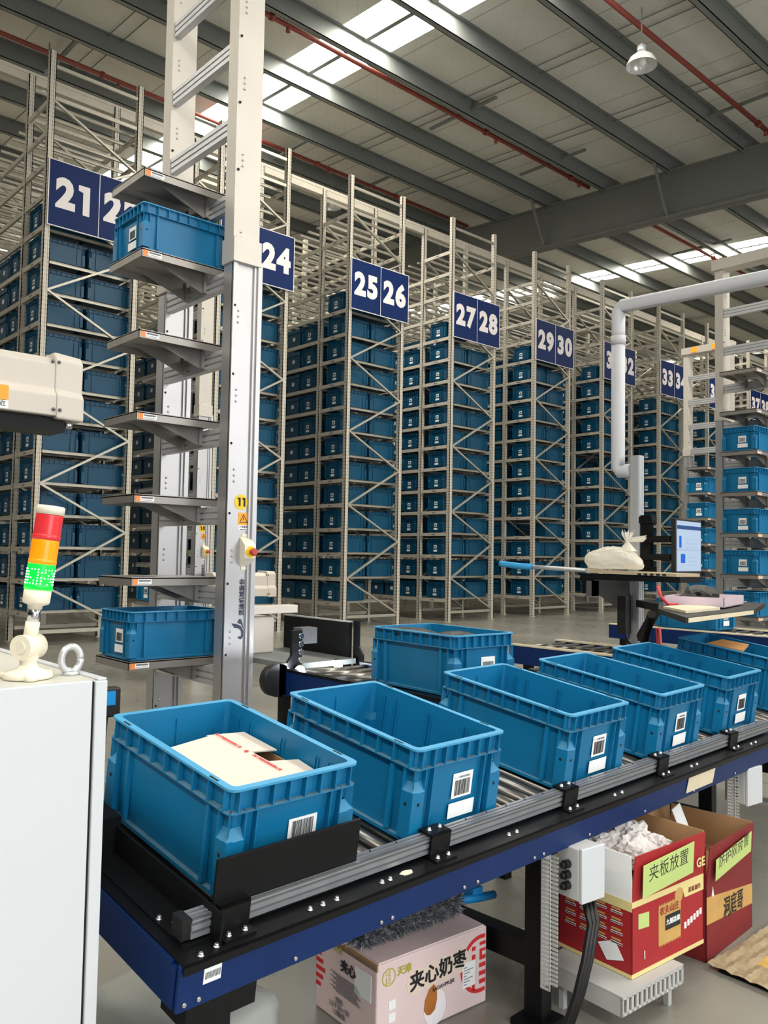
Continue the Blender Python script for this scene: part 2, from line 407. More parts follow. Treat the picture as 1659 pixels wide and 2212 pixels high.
def pipe(y, x0, x1, lab, hang):
    t = thing('sprinkler_pipe', lab, 'pipe', (x0, y, roof_z(y) - .35))
    L = x1 - x0
    mb('sprinkler_red').cyl((0, 0, 0), (L, 0, 0), .055, 10).build('pipe', t)
    for x in hang:
        x -= x0
        mb('steel_grey').bar((x, -1.1, .12), (x, 1.1, .16), .09, .05).build('hanger', t)
        mb('sprinkler_red').cyl((x + .86, 0, 0), (x + .94, 0, 0), .08, 12).build('pipe_coupling', t)
        mb('sprinkler_red').cyl((x + 1.3, 0, 0), (x + 1.3, 0, -.14), .03, 8, .05).build('sprinkler_head', t)
pipe(13.75, -6, 20.4, 'red sprinkler pipe crossing in front of the big skylight strip', (8.3, 14.9, 18.6))
pipe(18.7, -6, 20.6, 'red sprinkler pipe just above the tops of the storage racks', (6.9, 13.3, 16.4))
pipe(8.5, 10, 20.4, 'red sprinkler pipe at the upper right, nearest the bell lamp', (18.8,))
pipe(13.9, 21.4, 34, 'thin red sprinkler pipe crossing the far skylight strip', (27.5,))

def lamp(loc, lab, drop):
    t = thing('pendant_lamp', lab, 'lamp', loc)
    mb('lamp_glass').lathe([(.29, 0), (.285, .03), (.235, .14), (.14, .22), (.1, .24)], 24, caps=False).build('lamp_shade', t)
    mb('white_paper').lathe([(.03, .0), (.08, .04), (.08, .16), (.06, .22)], 16).build('bulb', t)
    mb('alu').lathe([(.09, .23), (.09, .38), (.03, .42), (.02, .44)], 14).build('lamp_housing', t)
    mb('steel_grey').cyl((0, 0, .55), (0, 0, drop), .012, 6).build('hanging_rod', t)
lamp((13.9, 8.2, 10.95), 'bell-shaped pendant lamp hanging at the upper right of the roof', 1.15)
lamp((6.45, 18.4, 11.75), 'pendant lamp behind the top of the rack numbered 21', 1.05)
lamp((14.9, 18.9, 11.75), 'pendant lamp seen between the rack tops numbered 23 and 25', 1.1)

# ------------------------------------------------------------------ totes
def tote_mesh(W2=.2, L2=.3, H=.28, name='shell', blue='tote_blue', rim='tote_rim', dust='tote_dust', fine=True):
    b = mb(blue)
    bw, bl = W2 - .026, L2 - .028; tw, tl = W2 - .016, L2 - .016
    R = b.rings([(bw, bl, .018, .0), (tw, tl, .018, H - .005)])
    b.f(list(reversed(R[0])))
    b.mat(rim); b.rings([(tw, tl, .018, H - .006), (W2, L2, .022, H - .006), (W2, L2, .022, H), (W2 - .0195, L2 - .0195, .014, H)])
    b.mat(blue); R = b.rings([(W2 - .0195, L2 - .0195, .014, H), (bw - .004, bl - .004, .014, .008)]); b.f(R[1])
    zl = H - .058
    b.mat(blue); b.rings([(tw - .004, tl - .004, .018, zl - .003), (W2 - .001, L2 - .001, .02, zl - .003), (W2 - .001, L2 - .001, .02, zl)])
    b.mat(dust); b.rings([(W2 - .001, L2 - .001, .02, zl), (tw - .004, tl - .004, .018, zl)])
    b.mat(blue)
    b.rings([(bw, bl, .02, .006), (W2 - .012, L2 - .012, .02, .006), (W2 - .012, L2 - .012, .02, .016)])
    b.mat(dust); b.rings([(W2 - .012, L2 - .012, .02, .016), (bw, bl, .018, .016)])
    b.mat(blue)
    e = .0018
    # small ribs between rim and ledge
    for i in range(9):
        y = -L2 + .03 + (2 * L2 - .06) * i / 8
        for sx in (-1, 1): b.box(min(sx * tw, sx * (W2 - .001)), y - e, zl, max(sx * tw, sx * (W2 - .001)), y + e, H - .005)
    for i in range(8):
        x = -W2 + .028 + (2 * W2 - .056) * i / 7
        for sy in (-1, 1): b.box(x - e, min(sy * tl, sy * (L2 - .001)), zl, x + e, max(sy * tl, sy * (L2 - .001)), H - .005)
    # corner posts with sloping, dusty shoulders
    zc = H * .55
    for sx in (-1, 1):
        for sy in (-1, 1):
            x1, y1 = sx * (W2 - .003), sy * (L2 - .003); x0, y0 = sx * (W2 - .052), sy * (L2 - .048)
            xi, yi = sx * (W2 - .02), sy * (L2 - .02)
            o = [(x0, y0), (x1, y0), (x1, y1), (x0, y1)]; q = [(x0, y0), (xi, y0), (xi, yi), (x0, yi)]
            if sx * sy < 0: o.reverse(); q.reverse()
            b.hexa([(x, y, .02) for x, y in o], [(x, y, zc) for x, y in o])
            b.mat('tote_shoulder' if fine else blue)
            A = [b.v((x, y, zc)) for x, y in o]; B = [b.v((x, y, zc + .026)) for x, y in q]
            for i in range(4): b.f([A[i], A[(i + 1) % 4], B[(i + 1) % 4], B[i]])
            b.mat(blue)
            if fine:
                b.mat('dark_hole')
                b.cyl((x1 - sx * .002, sy * (L2 - .028), zc - .035), (x1 + sx * .0006, sy * (L2 - .028), zc - .035), .0055, 8)
                b.cyl((sx * (W2 - .03), y1 - sy * .002, zc - .035), (sx * (W2 - .03), y1 + sy * .0006, zc - .035), .0055, 8)
                b.mat(blue)
            for d in (.048,):
                b.box(min(sx * tw * .985, sx * (W2 - .004)), sy * (L2 - d) - e, .02, max(sx * tw * .985, sx * (W2 - .004)), sy * (L2 - d) + e, zl)
            b.box(min(sx * (W2 - .02), x1), min(yi, y1) , zc, max(sx * (W2 - .02), x1), max(yi, y1), zc + .002)
            b.hexa(*[[(x, y, z) for x, y in ([(xi - sx * .002, yi), (xi, yi - sy * .002), (sx * (W2 - .006), sy * (L2 - .008)), (sx * (W2 - .008), sy * (L2 - .006))][::(1 if sx * sy > 0 else -1)])] for z in (zc + .01, zl)])
            for d in (.052, .085):
                b.box(sx * (W2 - d) - e, min(sy * tl * .985, sy * (L2 - .004)), .02, sx * (W2 - d) + e, max(sy * tl * .985, sy * (L2 - .004)), zl)
    for sx in (-1, 1):
        xs = sorted((sx * tw * .975, sx * (W2 - .008)))
        for yy in (-L2 * .66, L2 * .66): b.box(xs[0], yy - .008, .02, xs[1], yy + .006, zl)
        if fine:   # inner ribs
            for yy in (-L2 * .7, -L2 * .52, 0, L2 * .52, L2 * .7):
                for dd in (-.006, .006):
                    y0_, y1_ = yy + dd - .002, yy + dd + .002
                    xb, xt = sorted((sx * (W2 - .029), sx * (W2 - .035))), sorted((sx * (W2 - .0205), sx * (W2 - .0255)))
                    b.hexa([(xb[0], y0_, .02), (xb[1], y0_, .02), (xb[1], y1_, .02), (xb[0], y1_, .02)], [(xt[0], y0_, H - .03), (xt[1], y0_, H - .03), (xt[1], y1_, H - .03), (xt[0], y1_, H - .03)])
    if fine:
        for sy in (-1, 1):
            yb, yt = sorted((sy * (L2 - .030), sy * (L2 - .036))), sorted((sy * (L2 - .0205), sy * (L2 - .0255)))
            b.hexa([(-.002, yb[0], .02), (.002, yb[0], .02), (.002, yb[1], .02), (-.002, yb[1], .02)], [(-.002, yt[0], H - .03), (.002, yt[0], H - .03), (.002, yt[1], H - .03), (-.002, yt[1], H - .03)])
            b.mat('dark_hole')
            for sx in (-1, 1): b.box(sx * (W2 - .007) - .003, sy * (L2 * .72) - .018, H - .001, sx * (W2 - .007) + .003, sy * (L2 * .72) + .018, H + .0006)
            b.mat(blue)
    return b.build(name)
def tote_label(W2=.2, L2=.3, H=.28, fine=True, dx=.035, flip=False, k=1.0):
    yf = -L2 + .0185
    b = mb('white_paper'); z0 = H * .35 if not flip else .03
    b.box(dx - (.045 if fine else .035) * k, yf - .0012, z0, dx + (.045 if fine else .035) * k, yf, z0 + (.076 if fine else .06) * k)
    if fine:
        b.mat('ink'); x = dx - .034
        while x < dx + .034:
            w = random.choice((.0008, .0012, .002)); b.box(x, yf - .0017, z0 + (.007 if not flip else .018), x + w, yf - .001, z0 + (.054 if not flip else .069)); x += w + random.choice((.0009, .0013, .0018))
        b.mat('grey_ink'); b.box(dx - .04, yf - .0016, z0 + (.062 if not flip else .011), dx - .03, yf - .001, z0 + (.0635 if not flip else .0125))
    else:
        b.mat('grey_ink'); b.box(dx - .022 * k, yf - .0022, z0 + .012 * k, dx + .022 * k, yf - .001, z0 + .042 * k)
    return b.build('barcode_label')
def strip_label(W2=.2, L2=.3, H=.28, dx=.04, k=1.0):
    yf = -L2 + .0185
    b = mb('white_paper'); b.box(dx - .058 * k, yf - .0022, H * .14, dx + .058 * k, yf - .0008, H * .14 + .045 * k)
    return b.build('label_strip')
proto_shell = tote_mesh(); proto_label = tote_label(); proto_strip = strip_label()
def near_tote(label, group, mat, dx=0.0, code=True):
    t = thing('tote', label, 'tote', group=group, mat=mat)
    for p in (proto_shell, proto_label) + ((proto_strip,) if code else ()):
        o = p.copy(); COL.objects.link(o); o.parent = t
    return t

# ------------------------------------------------------------------ main conveyor (deck tilted toward the operator)
TI, PS = 0.1452, radians(2.2)
ct, st = cos(TI), sin(TI)
Yt = Vector((0, ct, st)); Nn = Vector((0, -st, ct)); Xw = Vector((1, 0, 0))
Aa = cos(PS) * Xw + sin(PS) * Yt; Bb = -sin(PS) * Xw + cos(PS) * Yt
OC = Vector((1.237, 1.953, 1.051))
CM = Matrix(((Aa.x, Bb.x, Nn.x, OC.x), (Aa.y, Bb.y, Nn.y, OC.y), (Aa.z, Bb.z, Nn.z, OC.z), (0, 0, 0, 1)))
cv = thing('roller_conveyor', 'long black and blue roller conveyor carrying the row of open blue totes', 'conveyor', mat=CM)
A0, A1 = -.362, 4.6
mb('frame_blue').box(A0, -.406, -.405, A1, -.396, -.303).build('front_beam', cv, bevel=.002)
mb('frame_blue').box(A0, .40, -.405, A1, .41, -.303).build('rear_beam', cv)
b = mb('frame_blue').box(A0, -.372, -.405, A0 + .008, .41, -.303)
b.box(A0 - .003, -.392, -.400, A0 + .01, -.376, -.31)
b.build('end_plate', cv)
b = mb('black_steel')
b.box(A0 + .005, -.415, -.303, A1, -.30, -.297)
b.box(A0 + .005, -.415, -.32, A1, -.411, -.297)
b.box(A0 + .005, .33, -.303, A1, .41, -.297)
b.box(A0 + .005, -.30, -.303, A0 + .07, .4, -.297)
b.box(A0 + .005, -.30, -.375, A1, .4, -.37)
b.build('deck_flange', cv)
b = mb('black_plate')
b.box(-.262, -.395, -.297, -.256, .39, -.225); b.box(-.33, -.36, -.297, -.256, .39, -.291)
b.box(-.345, .1, -.297, -.25, .39, -.2)
b.build('side_plate', cv)
b = mb('black_plate')
b.box(-.252, -.345, -.297, .178, -.338, -.128); b.build('stop_plate', cv, bevel=.001)
b = mb('alu_rail')
RA, RB = -.31, 2.872
def extrusion(b, x0, x1, y0, y1, z0, z1):
    h = z1 - z0; d = y1 - y0
    b.mat('alu_dark').box(x0, y0 + .004, z0 + .002, x1, y1 - .002, z1 - .004)
    b.mat('alu_rail')
    for q in ((0, .22), (.38, .62), (.78, 1)): b.box(x0, y0, z0 + h * q[0], x1, y0 + .006, z0 + h * q[1])
    for q in ((0, .24), (.40, .60), (.76, 1)): b.box(x0, y0 + d * q[0], z1 - .005, x1, y0 + d * q[1], z1)
    return b
extrusion(b, RA, RB, -.356, -.318, -.284, -.238)
b.mat('ink')
x = -.16
while x < RB:
    b.box(x - .004, -.3522, -.268, x + .004, -.3505, -.256); b.ball((x + .012, -.326, -.2375), .0028, 4); x += .098
b.build('guide_rail', cv)
mb('black_plastic').box(RA - .022, -.353, -.284, RA, -.311, -.238).build('rail_end_cap', cv)
for a in (-.205, .485, 1.145, 1.795, 2.45):
    b = mb('black_steel'); b.box(a - .04, -.366, -.297, a + .04, -.3575, -.228); b.box(a - .04, -.366, -.234, a + .04, -.314, -.228)
    b.box(a - .042, -.395, -.297, a + .042, -.353, -.291); b.box(a - .04, -.3175, -.297, a + .04, -.314, -.228)
    b.build('rail_bracket', cv)
bolts = []
for a in (-.205, .485, 1.145, 1.795, 2.45):
    for d in (-.022, .022): bolts += [(a + d, -.378, -.291), (a + d, -.335, -.228)]
bolts += [(-.31, -.40, -.297), (-.265, -.39, -.297), (-.32, -.24, -.291), (-.298, -.27, -.291)]
for a in (.0, .04, .085, .24, .27, .78, .82, 1.4, 1.45, 2.0, 2.05, 2.6, 2.65): bolts.append((a, -.385, -.297))
bp_ = mb('steel_bolt').lathe([(.0075, 0), (.0075, .002), (.0055, .002), (.0055, .006), (.004, .0085)], 8).build('bolt', cv)
for q, p in enumerate(bolts):
    o = bp_ if q == 0 else bp_.copy()
    if q: COL.objects.link(o)
    o.location = p
rv_ = mb('steel_bolt').cyl((0, 0, 0), (0, -.0055, 0), .006, 8, .0045).build('rivet', cv); nr = 0
i = 0
for a in (-.345, -.31, -.05, .23, .27, .56, .62, .9, .95, 1.22, 1.6, 2.0, 2.4, 2.8, 3.1):
    for w in ((-.318, -.388) if i % 2 == 0 else (-.388,)):
        o = rv_ if nr == 0 else rv_.copy()
        if nr: COL.objects.link(o)
        nr += 1; o.location = (a, -.406, w)
    i += 1
k = 0
a = -.22
while a < 4.5:
    mb('roller_steel').cyl((a, -.297, -.306), (a, .33, -.306), .0245, 14).build('roller', cv); a += .0755; k += 1
    if k >= 63: break
mb('white_paper').box(-.302, -.4075, -.36, -.258, -.4062, -.322).build('barcode_sticker', cv)
b = mb('ink'); x = -.298
for q in range(13):
    b.box(x, -.4082, -.35, x + .0012, -.4074, -.335); x += .003
b.build('barcode_bars', cv)
mb('wood_pale').prism([(1.93, -.4085, -.385), (2.17, -.4085, -.385), (2.18, -.4085, -.318), (1.94, -.4085, -.315)], (0, -.002, 0)).build('paper_note', cv)
mb('cream_plastic').prism([(.335 + .022 * cos(t) * (1 + .15 * sin(5 * t)), -.382 + .011 * sin(t), -.2965) for t in [i * pi / 8 for i in range(16)]], (0, 0, .001)).build('torn_sticker', cv)
# legs stand plumb: world vertical expressed in the conveyor frame
inv = CM.to_3x3().inverted(); dn = inv @ Vector((0, 0, -1))
def leg(a, bb):
    p = Vector((a, bb, -.40)); wz = (CM @ p).z; q = p + dn * (wz - .012)
    m = mb('black_steel').bar(p, q, .07 if a < 0 else .056, .07, (0, 1, 0)); m.bar(q - dn * .01, q + dn * .012, .14, .12, (0, 1, 0)); m.build('leg', cv)
    return p, q
for a in (-.25, 1.08, 2.98, 4.4):
    p1, q1 = leg(a, -.355 if a < 0 else -.30 if a < 2 else -.02); p2, q2 = leg(a, .35)
    for pp in (p1, p2): mb('black_steel').box(pp.x - .085, pp.y - .05, -.455, pp.x + .095, pp.y + .05, -.4).build('mounting_plate', cv)
    z = .20; sh = Vector((.05 if a > 0 else 0, 0, 0)); r1 = p1 + sh + dn * ((CM @ p1).z - z) ; r2 = p2 + sh + dn * ((CM @ p2).z - z)
    mb('black_steel').bar(r1, r2, .07, .08, -dn).build('brace_bar', cv)
p = Vector((.43, -.2, -.41)); mb('black_plastic').box(.40, -.25, -.45, .46, -.18, -.405).build('sensor_block', cv)

GR = 'open blue totes on the tilted conveyor'
tl = [('nearest open blue tote, holding an opened white carton behind a black plate', 0.0, 0.0, -2.2),
      ('second open blue tote from the white cabinet, almost empty, with a scrap of paper', .609, -.013, -2.4),
      ('third open blue tote from the white cabinet, empty, in the conveyor row', 1.373, -.015, -1.8),
      ('fourth open blue tote from the white cabinet, empty, in the conveyor row', 2.011, -.016, -1.1),
      ('fifth open blue tote from the white cabinet, empty, near the rail end', 2.673, .003, -1.2),
      ('open blue tote at the right edge with a wooden board across it', 3.435, .03, -.5)]
ctotes = []
for i, (lab, a, bb, yaw) in enumerate(tl):
    m = CM @ Matrix.Translation((a, bb + .004, -.2805)) @ Matrix.Rotation(radians(yaw + 2.2 if i else 0.0), 4, 'Z')
    if i == 0:
        t = thing('tote', lab, 'tote', group=GR, mat=m)
        o = proto_shell.copy(); COL.objects.link(o); o.parent = t
        l2 = tote_label(dx=-.01, flip=True); l2.parent = t; l2.location = (.05, 0, .058)
        text('LX0015003Q', .012, (.04, -.2832, .099), (-1, 0, 0), (0, 0, -1), 'grey_ink', t, 'label_code')
    else:
        t = near_tote(lab, GR, m)
        if i < 4: text('LX0015003Q', .0095, (.04, -.2832, .1605), (1, 0, 0), (0, 0, 1), 'grey_ink', t, 'label_code')
    ctotes.append(m)
# carton in the first tote
m0 = ctotes[0]
ct_ = thing('carton', 'opened white cardboard carton inside the nearest blue tote', 'box', mat=m0)
b = mb('carton_white')
x0, x1, y0, y1, z0, z1 = -.150, .162, -.20, .165, .012, .205
b.box(x0, y0, z0, x0 + .004, y1, z1).box(x0, y0, z0, x1, y0 + .004, z1).box(x0, y1 - .004, z0, x1, y1, z1)
b.mat('carton_brown').box(x1 - .004, y0, z0, x1, y1, z1).box(x0, y0, z0, x1, y1, z0 + .004)
b.build('box_body', ct_)
sl = mb('carton_white').hexa([(x0 - .012, y0 + .005, z1 + .006), (.062, y0, z1 + .028), (.062, y1 - .012, z1 + .026), (x0 - .012, y1 - .02, z1 + .004)],
                        [(x0 - .012, y0 + .005, z1 + .01), (.062, y0, z1 + .032), (.062, y1 - .012, z1 + .030), (x0 - .012, y1 - .02, z1 + .008)])
sl.build('flap', ct_)
mb('carton_white').hexa([(.064, .0, z1 + .022), (x1, .002, z1 + .012), (x1, y1, z1 + .012), (.03, y1 - .002, z1 + .022)], [(.064, .0, z1 + .026), (x1, .002, z1 + .016), (x1, y1, z1 + .016), (.03, y1 - .002, z1 + .026)]).build('flap', ct_)
mb('carton_white').hexa([(.064, y0, z1 + .022), (x1, y0, z1 + .01), (x1 + .012, -.082, z1 + .01), (.068, -.08, z1 + .022)], [(.064, y0, z1 + .026), (x1, y0, z1 + .014), (x1 + .012, -.082, z1 + .014), (.068, -.08, z1 + .026)]).build('flap', ct_)
for yc, s in ((.085, '浙江华盛包装有限公司'), (-.1, '浙江华盛包装有限公司')):
    text(s, .0125, (.05, yc, z1 + .033), (0, -1, 0), (1, 0, 0), 'tape_red', ct_, 'tape_lettering')
b = mb('tape_red').prism([(.05 + .007 * cos(t), -.006 + .006 * sin(t), z1 + .0325) for t in [i * pi / 6 for i in range(12)]], (0, 0, .0006)); b.build('tape_logo', ct_)

def crumple(name, loc, r, mat, label, cat, seed, parent=None, sz=(1, 1, 1), n=2, amp=.45):
    random.seed(seed); bm = bmesh.new(); bmesh.ops.create_icosphere(bm, subdivisions=n + 1, radius=r)
    of = Vector((seed * 3.1, seed * 1.7, 0))
    for v in bm.verts:
        u = v.co / r; k = 1 + amp * (.55 * noise.noise(u * 1.6 + of) - .9 * abs(noise.noise(u * 2.7 + of)) + .5 * (noise.cell(u * 3.2 + of) - .5) * .4); v.co = Vector((v.co.x * k * sz[0], v.co.y * k * sz[1], v.co.z * k * sz[2]))
    me = bpy.data.meshes.new(name); bm.to_mesh(me); bm.free(); me.materials.append(MATS[mat])
    o = bpy.data.objects.new(name, me); COL.objects.link(o); o.location = loc
    if parent: o.parent = parent
    elif label: tag(o, label, cat)
    return o
p = ctotes[1] @ Vector((-.145, -.235, .245))
crumple('paper_scrap', p, .03, 'white_paper', 'crumpled white paper scrap in the corner of the second tote', 'paper', 3, sz=(1.3, .8, .5))
p = ctotes[5]
o = mb('wood_tan').prism([(-.17, .14, .268), (.0, .12, .282), (.02, -.02, .284), (-.17, -.06, .272)], (0, 0, .012)).build('wooden_board')
o.matrix_world = p; tag(o, 'tan wooden board lying across the tote at the right edge', 'board')

# ------------------------------------------------------------------ storage racks
def Zb(k): return .532 + .529 * k
UW, UD, BAY, RW = .108, .095, .975, 1.66
NL = 17
BAYS = [BAY] + [BAY + 2.75 * i for i in range(1, 8)]
PM = {}
def upright_mesh():
    b = mb('rack_perforated'); b.box(-UW / 2, -UD / 2, 0, -UW / 2 + .012, UD / 2, 9.81); b.box(UW / 2 - .012, -UD / 2, 0, UW / 2, UD / 2, 9.81)
    b.box(-UW / 2, -UD / 2 + .006, 0, UW / 2, -UD / 2 + .014, 9.81)
    b.box(-UW / 2, -UD / 2, 0, -UW * .18, -UD / 2 + .007, 9.81); b.box(UW * .18, -UD / 2, 0, UW / 2, -UD / 2 + .007, 9.81)
    b.mat('rack_beige').box(-UW / 2 - .012, -UD / 2 - .012, 0, UW / 2 + .012, UD / 2 + .012, .012)
    return b
def rack_parts(root):
    def place(name, o, loc=(0, 0, 0)):
        o.name = name; o.parent = root; o.location = loc
    mesh = upright_mesh().build('upright')
    first = True
    for x in (UW / 2, RW - UW / 2):
        for y in (UD / 2, BAY + UD / 2):
            o = mesh if first else mesh.copy()
            if not first: COL.objects.link(o)
            first = False; place('upright', o, (x, y, 0))
    # shelf beams along the aisle
    protos = {}
    def rep(key, fn):
        if key not in protos: protos[key] = fn(); return protos[key]
        o = protos[key].copy(); COL.objects.link(o); return o
    def beam(L):
        def f():
            b = mb('rack_beige').box(-.02, 0, -.077, .02, L, 0); b.box(-.027, 0, -.1, .027, .012, .03); b.box(-.027, L - .012, -.1, .027, L, .03)
            b.mat('grey_ink').box(-.0212, L / 2 - .07, -.052, -.0195, L / 2 + .05, -.028)
            return b.build('shelf_beam')
        return f
    for k in range(NL):
        for x in (.03, RW - .03):
            place('shelf_beam', rep('b1', beam(BAY - UD)), (x, UD, Zb(k)))
            if k < 16 and x < 1: place('shelf_beam', rep('b2', beam(2.75 - UD)), (x, BAY + UD, Zb(k)))
    # rails that carry the totes
    for k in range(NL):
        for y in (.27, .68):
            place('cross_rail', rep('r', lambda: mb('galv').box(.05, -.02, -.03, RW - .05, .02, .012).box(.05, -.03, .008, RW - .05, .03, .016).build('cross_rail')), (0, y, Zb(k) + .002))
    # zigzag bracing of the first two frames
    for fy in (.02, BAY + .02):
        zr = [.272 + 1.588 * i for i in range(6)]; zl = [1.03 + 1.588 * i for i in range(6)]
        seq = []
        for i in range(6): seq += [(1, zr[i]), (0, zl[i])]
        for (s1, a), (s2, c) in zip(seq, seq[1:]):
            p = (.09 if s1 == 0 else RW - .09, fy, a); q = (.09 if s2 == 0 else RW - .09, fy, c)
            mb('galv').bar(p, q, .035, .05, (0, 1, 0)).build('brace', root)
        for z in (.225, 9.02, 9.56): mb('galv').box(.07, fy - .012, z - .03, RW - .07, fy + .018, z + .03).build('tie', root)
    # everything further down the aisle
    b = mb('rack_beige')
    for y in BAYS[1:]:
        for x in (0, RW - UW): b.box(x, y, 0, x + UW, y + UD, 9.81)
        for k in range(0, 9): b.bar((.09 if k % 2 else RW - .09, y + .04, .27 + k * .98), (RW - .09 if k % 2 else .09, y + .04, 1.25 + k * .98), .035, .05, (0, 1, 0))
    for y, y2 in zip(BAYS[1:], BAYS[2:]):
        for k in range(NL):
            for x in (.01, RW - .05): b.box(x, y + UD, Zb(k) - .077, x + .04, y2, Zb(k))
    for k in range(NL): b.box(RW - .05, BAY + UD, Zb(k) - .077, RW - .01, BAYS[1], Zb(k))
    b.mat('galv')
    for i, (y, y2) in enumerate(zip(BAYS, BAYS[1:])):
        for k in range(11 if i else 0, NL):
            for t in range(4):
                for d in (.15, .48):
                    yy = y + .12 + t * .64 + d
                    if yy < y2: b.box(.05, yy - .02, Zb(k) - .03, RW - .05, yy + .02, Zb(k) + .016)
    o = b.build('rear_framework', root); o['kind'] = 'stuff'
racks = []
NUMS = [(21 + 2 * i, 22 + 2 * i) for i in range(9)]
for i in range(9):
    X = 4.813 + 3.235 * i
    if i == 0:
        r = thing('storage_rack', '', 'rack', (X, Y0, 0), 0, 'tall beige storage racks in a row'); rack_parts(r); proto_rack = r
    else:
        r = copy_tree(proto_rack); r.location = (X, Y0, 0)
    r['label'] = 'tall beige tote rack whose end carries the numbers %d and %d' % NUMS[i]
    racks.append(X)
o = mb('rack_beige').box(-8, Y0 + .99, 9.66, 36, Y0 + 1.09, 9.80).box(-8, Y0 + .985, 9.80, 36, Y0 + .995, 9.86).build('tie_beam')
tag(o, 'long pale steel beam running across the tops of all the racks', 'beam')
# one more rack past the left picture edge, its end only half seen
o = copy_tree(proto_rack); o.location = (4.813 - 3.235, Y0, 0); o['label'] = 'tall beige rack at the far left, cut by the picture edge'
racks_left = 4.813 - 3.235

# number boards
def sign(i):
    a, c = NUMS[i]; X = racks[i] + .045; w = RW + .035
    t = thing('number_sign', 'navy board with white numbers %d and %d on a rack end' % (a, c), 'sign', (X, Y0 - .035, 6.873), 0, 'aisle number boards')
    h = 1.086
    mb('navy_sign').box(0, 0, 0, w, .02, h).build('board', t)
    b = mb('sign_white'); e = .014
    b.box(-e, -.004, -e, w + e, .024, 0).box(-e, -.004, h, w + e, .024, h + e).box(-e, -.004, 0, 0, .024, h).box(w, -.004, 0, w + e, .024, h)
    b.build('frame', t)
    mb('sign_white').box(w / 2 - .006, -.003, 0, w / 2 + .006, .001, h).build('divider', t)
    for n_, xx in ((a, .25), (c, .75)):
        digits(str(n_), .66, (w * xx, -.003, h * .5), 'sign_white', t, 'numeral', .036, .36, .85)
for i in range(9): sign(i)

# totes in the racks
TK = 1.31
RH = .372
proto_rs = tote_mesh(.265, .385, RH, 'shell', 'tote_blue_shaded', 'tote_blue_shaded', 'tote_blue_shaded', False)
proto_rl = tote_label(.265, .385, RH, False, 0.0, k=1.35); proto_rl2 = strip_label(.265, .385, RH, 0.0, 1.05)
R90 = Matrix.Rotation(-pi / 2, 4, 'Z')
cnt = 0
def rack_tote(i, k, x, y, lab, face=1):
    t = thing('storage_tote', lab, 'tote', group='blue totes stored in the racks')
    t.matrix_world = Matrix.Translation((racks[i] + x, Y0 + y, Zb(k) + .0195)) @ Matrix.Rotation(-pi / 2 * face, 4, 'Z')
    for p in (proto_rs, proto_rl, proto_rl2):
        o = p.copy(); COL.objects.link(o); o.parent = t
skip = {(2, 0, 'R'), (4, 3, 'L'), (5, 7, 'L'), (3, 11, 'L2'), (3, 12, 'R')}
deep = []
tops = [13, 13, 13, 13, 13, 13, 12, 12, 12]
for i in range(9):
    for k in range(tops[i]):
        nm = '%d %d' % NUMS[i]
        if (i, k, 'L') not in skip: rack_tote(i, k, .40, .475, 'blue tote, %s shelf up, left half of the rack end numbered %s' % (ORD[k], nm)); cnt += 1
        if (i, k, 'R') not in skip: rack_tote(i, k, 1.235, .475, 'blue tote, %s shelf up, right half of the rack end numbered %s' % (ORD[k], nm), -1); cnt += 1
        for q in range(4):
            yy = BAY + .44 + q * .60
            if q == 0 and i in (0, 1, 2, 3) and k < 12:
                rack_tote(i, k, .40, yy, 'blue tote, %s shelf up, second along the aisle side of rack %s' % (ORD[k], nm)); cnt += 1
            elif k < 12 - (q > 1): deep.append((i, k, .40, yy))
            deep.append((i, k, 1.235, yy))
print('rack totes', cnt, 'deep', len(deep))
b = mb('tote_blue_shaded')
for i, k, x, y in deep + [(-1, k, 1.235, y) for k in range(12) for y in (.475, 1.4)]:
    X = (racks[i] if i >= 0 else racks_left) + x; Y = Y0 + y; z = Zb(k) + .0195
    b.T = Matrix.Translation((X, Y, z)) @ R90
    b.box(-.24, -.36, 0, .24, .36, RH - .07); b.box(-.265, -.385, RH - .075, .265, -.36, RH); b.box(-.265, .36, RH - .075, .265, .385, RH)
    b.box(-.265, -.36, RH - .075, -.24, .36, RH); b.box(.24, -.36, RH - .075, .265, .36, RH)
    b.mat('white_paper').box(-.045, -.3625, RH * .35, .045, -.36, RH * .35 + .08).mat('tote_blue_shaded')
o = b.build('storage_totes'); tag(o, 'blue totes packed deeper along the aisles behind the rack ends', 'tote', kind='stuff')

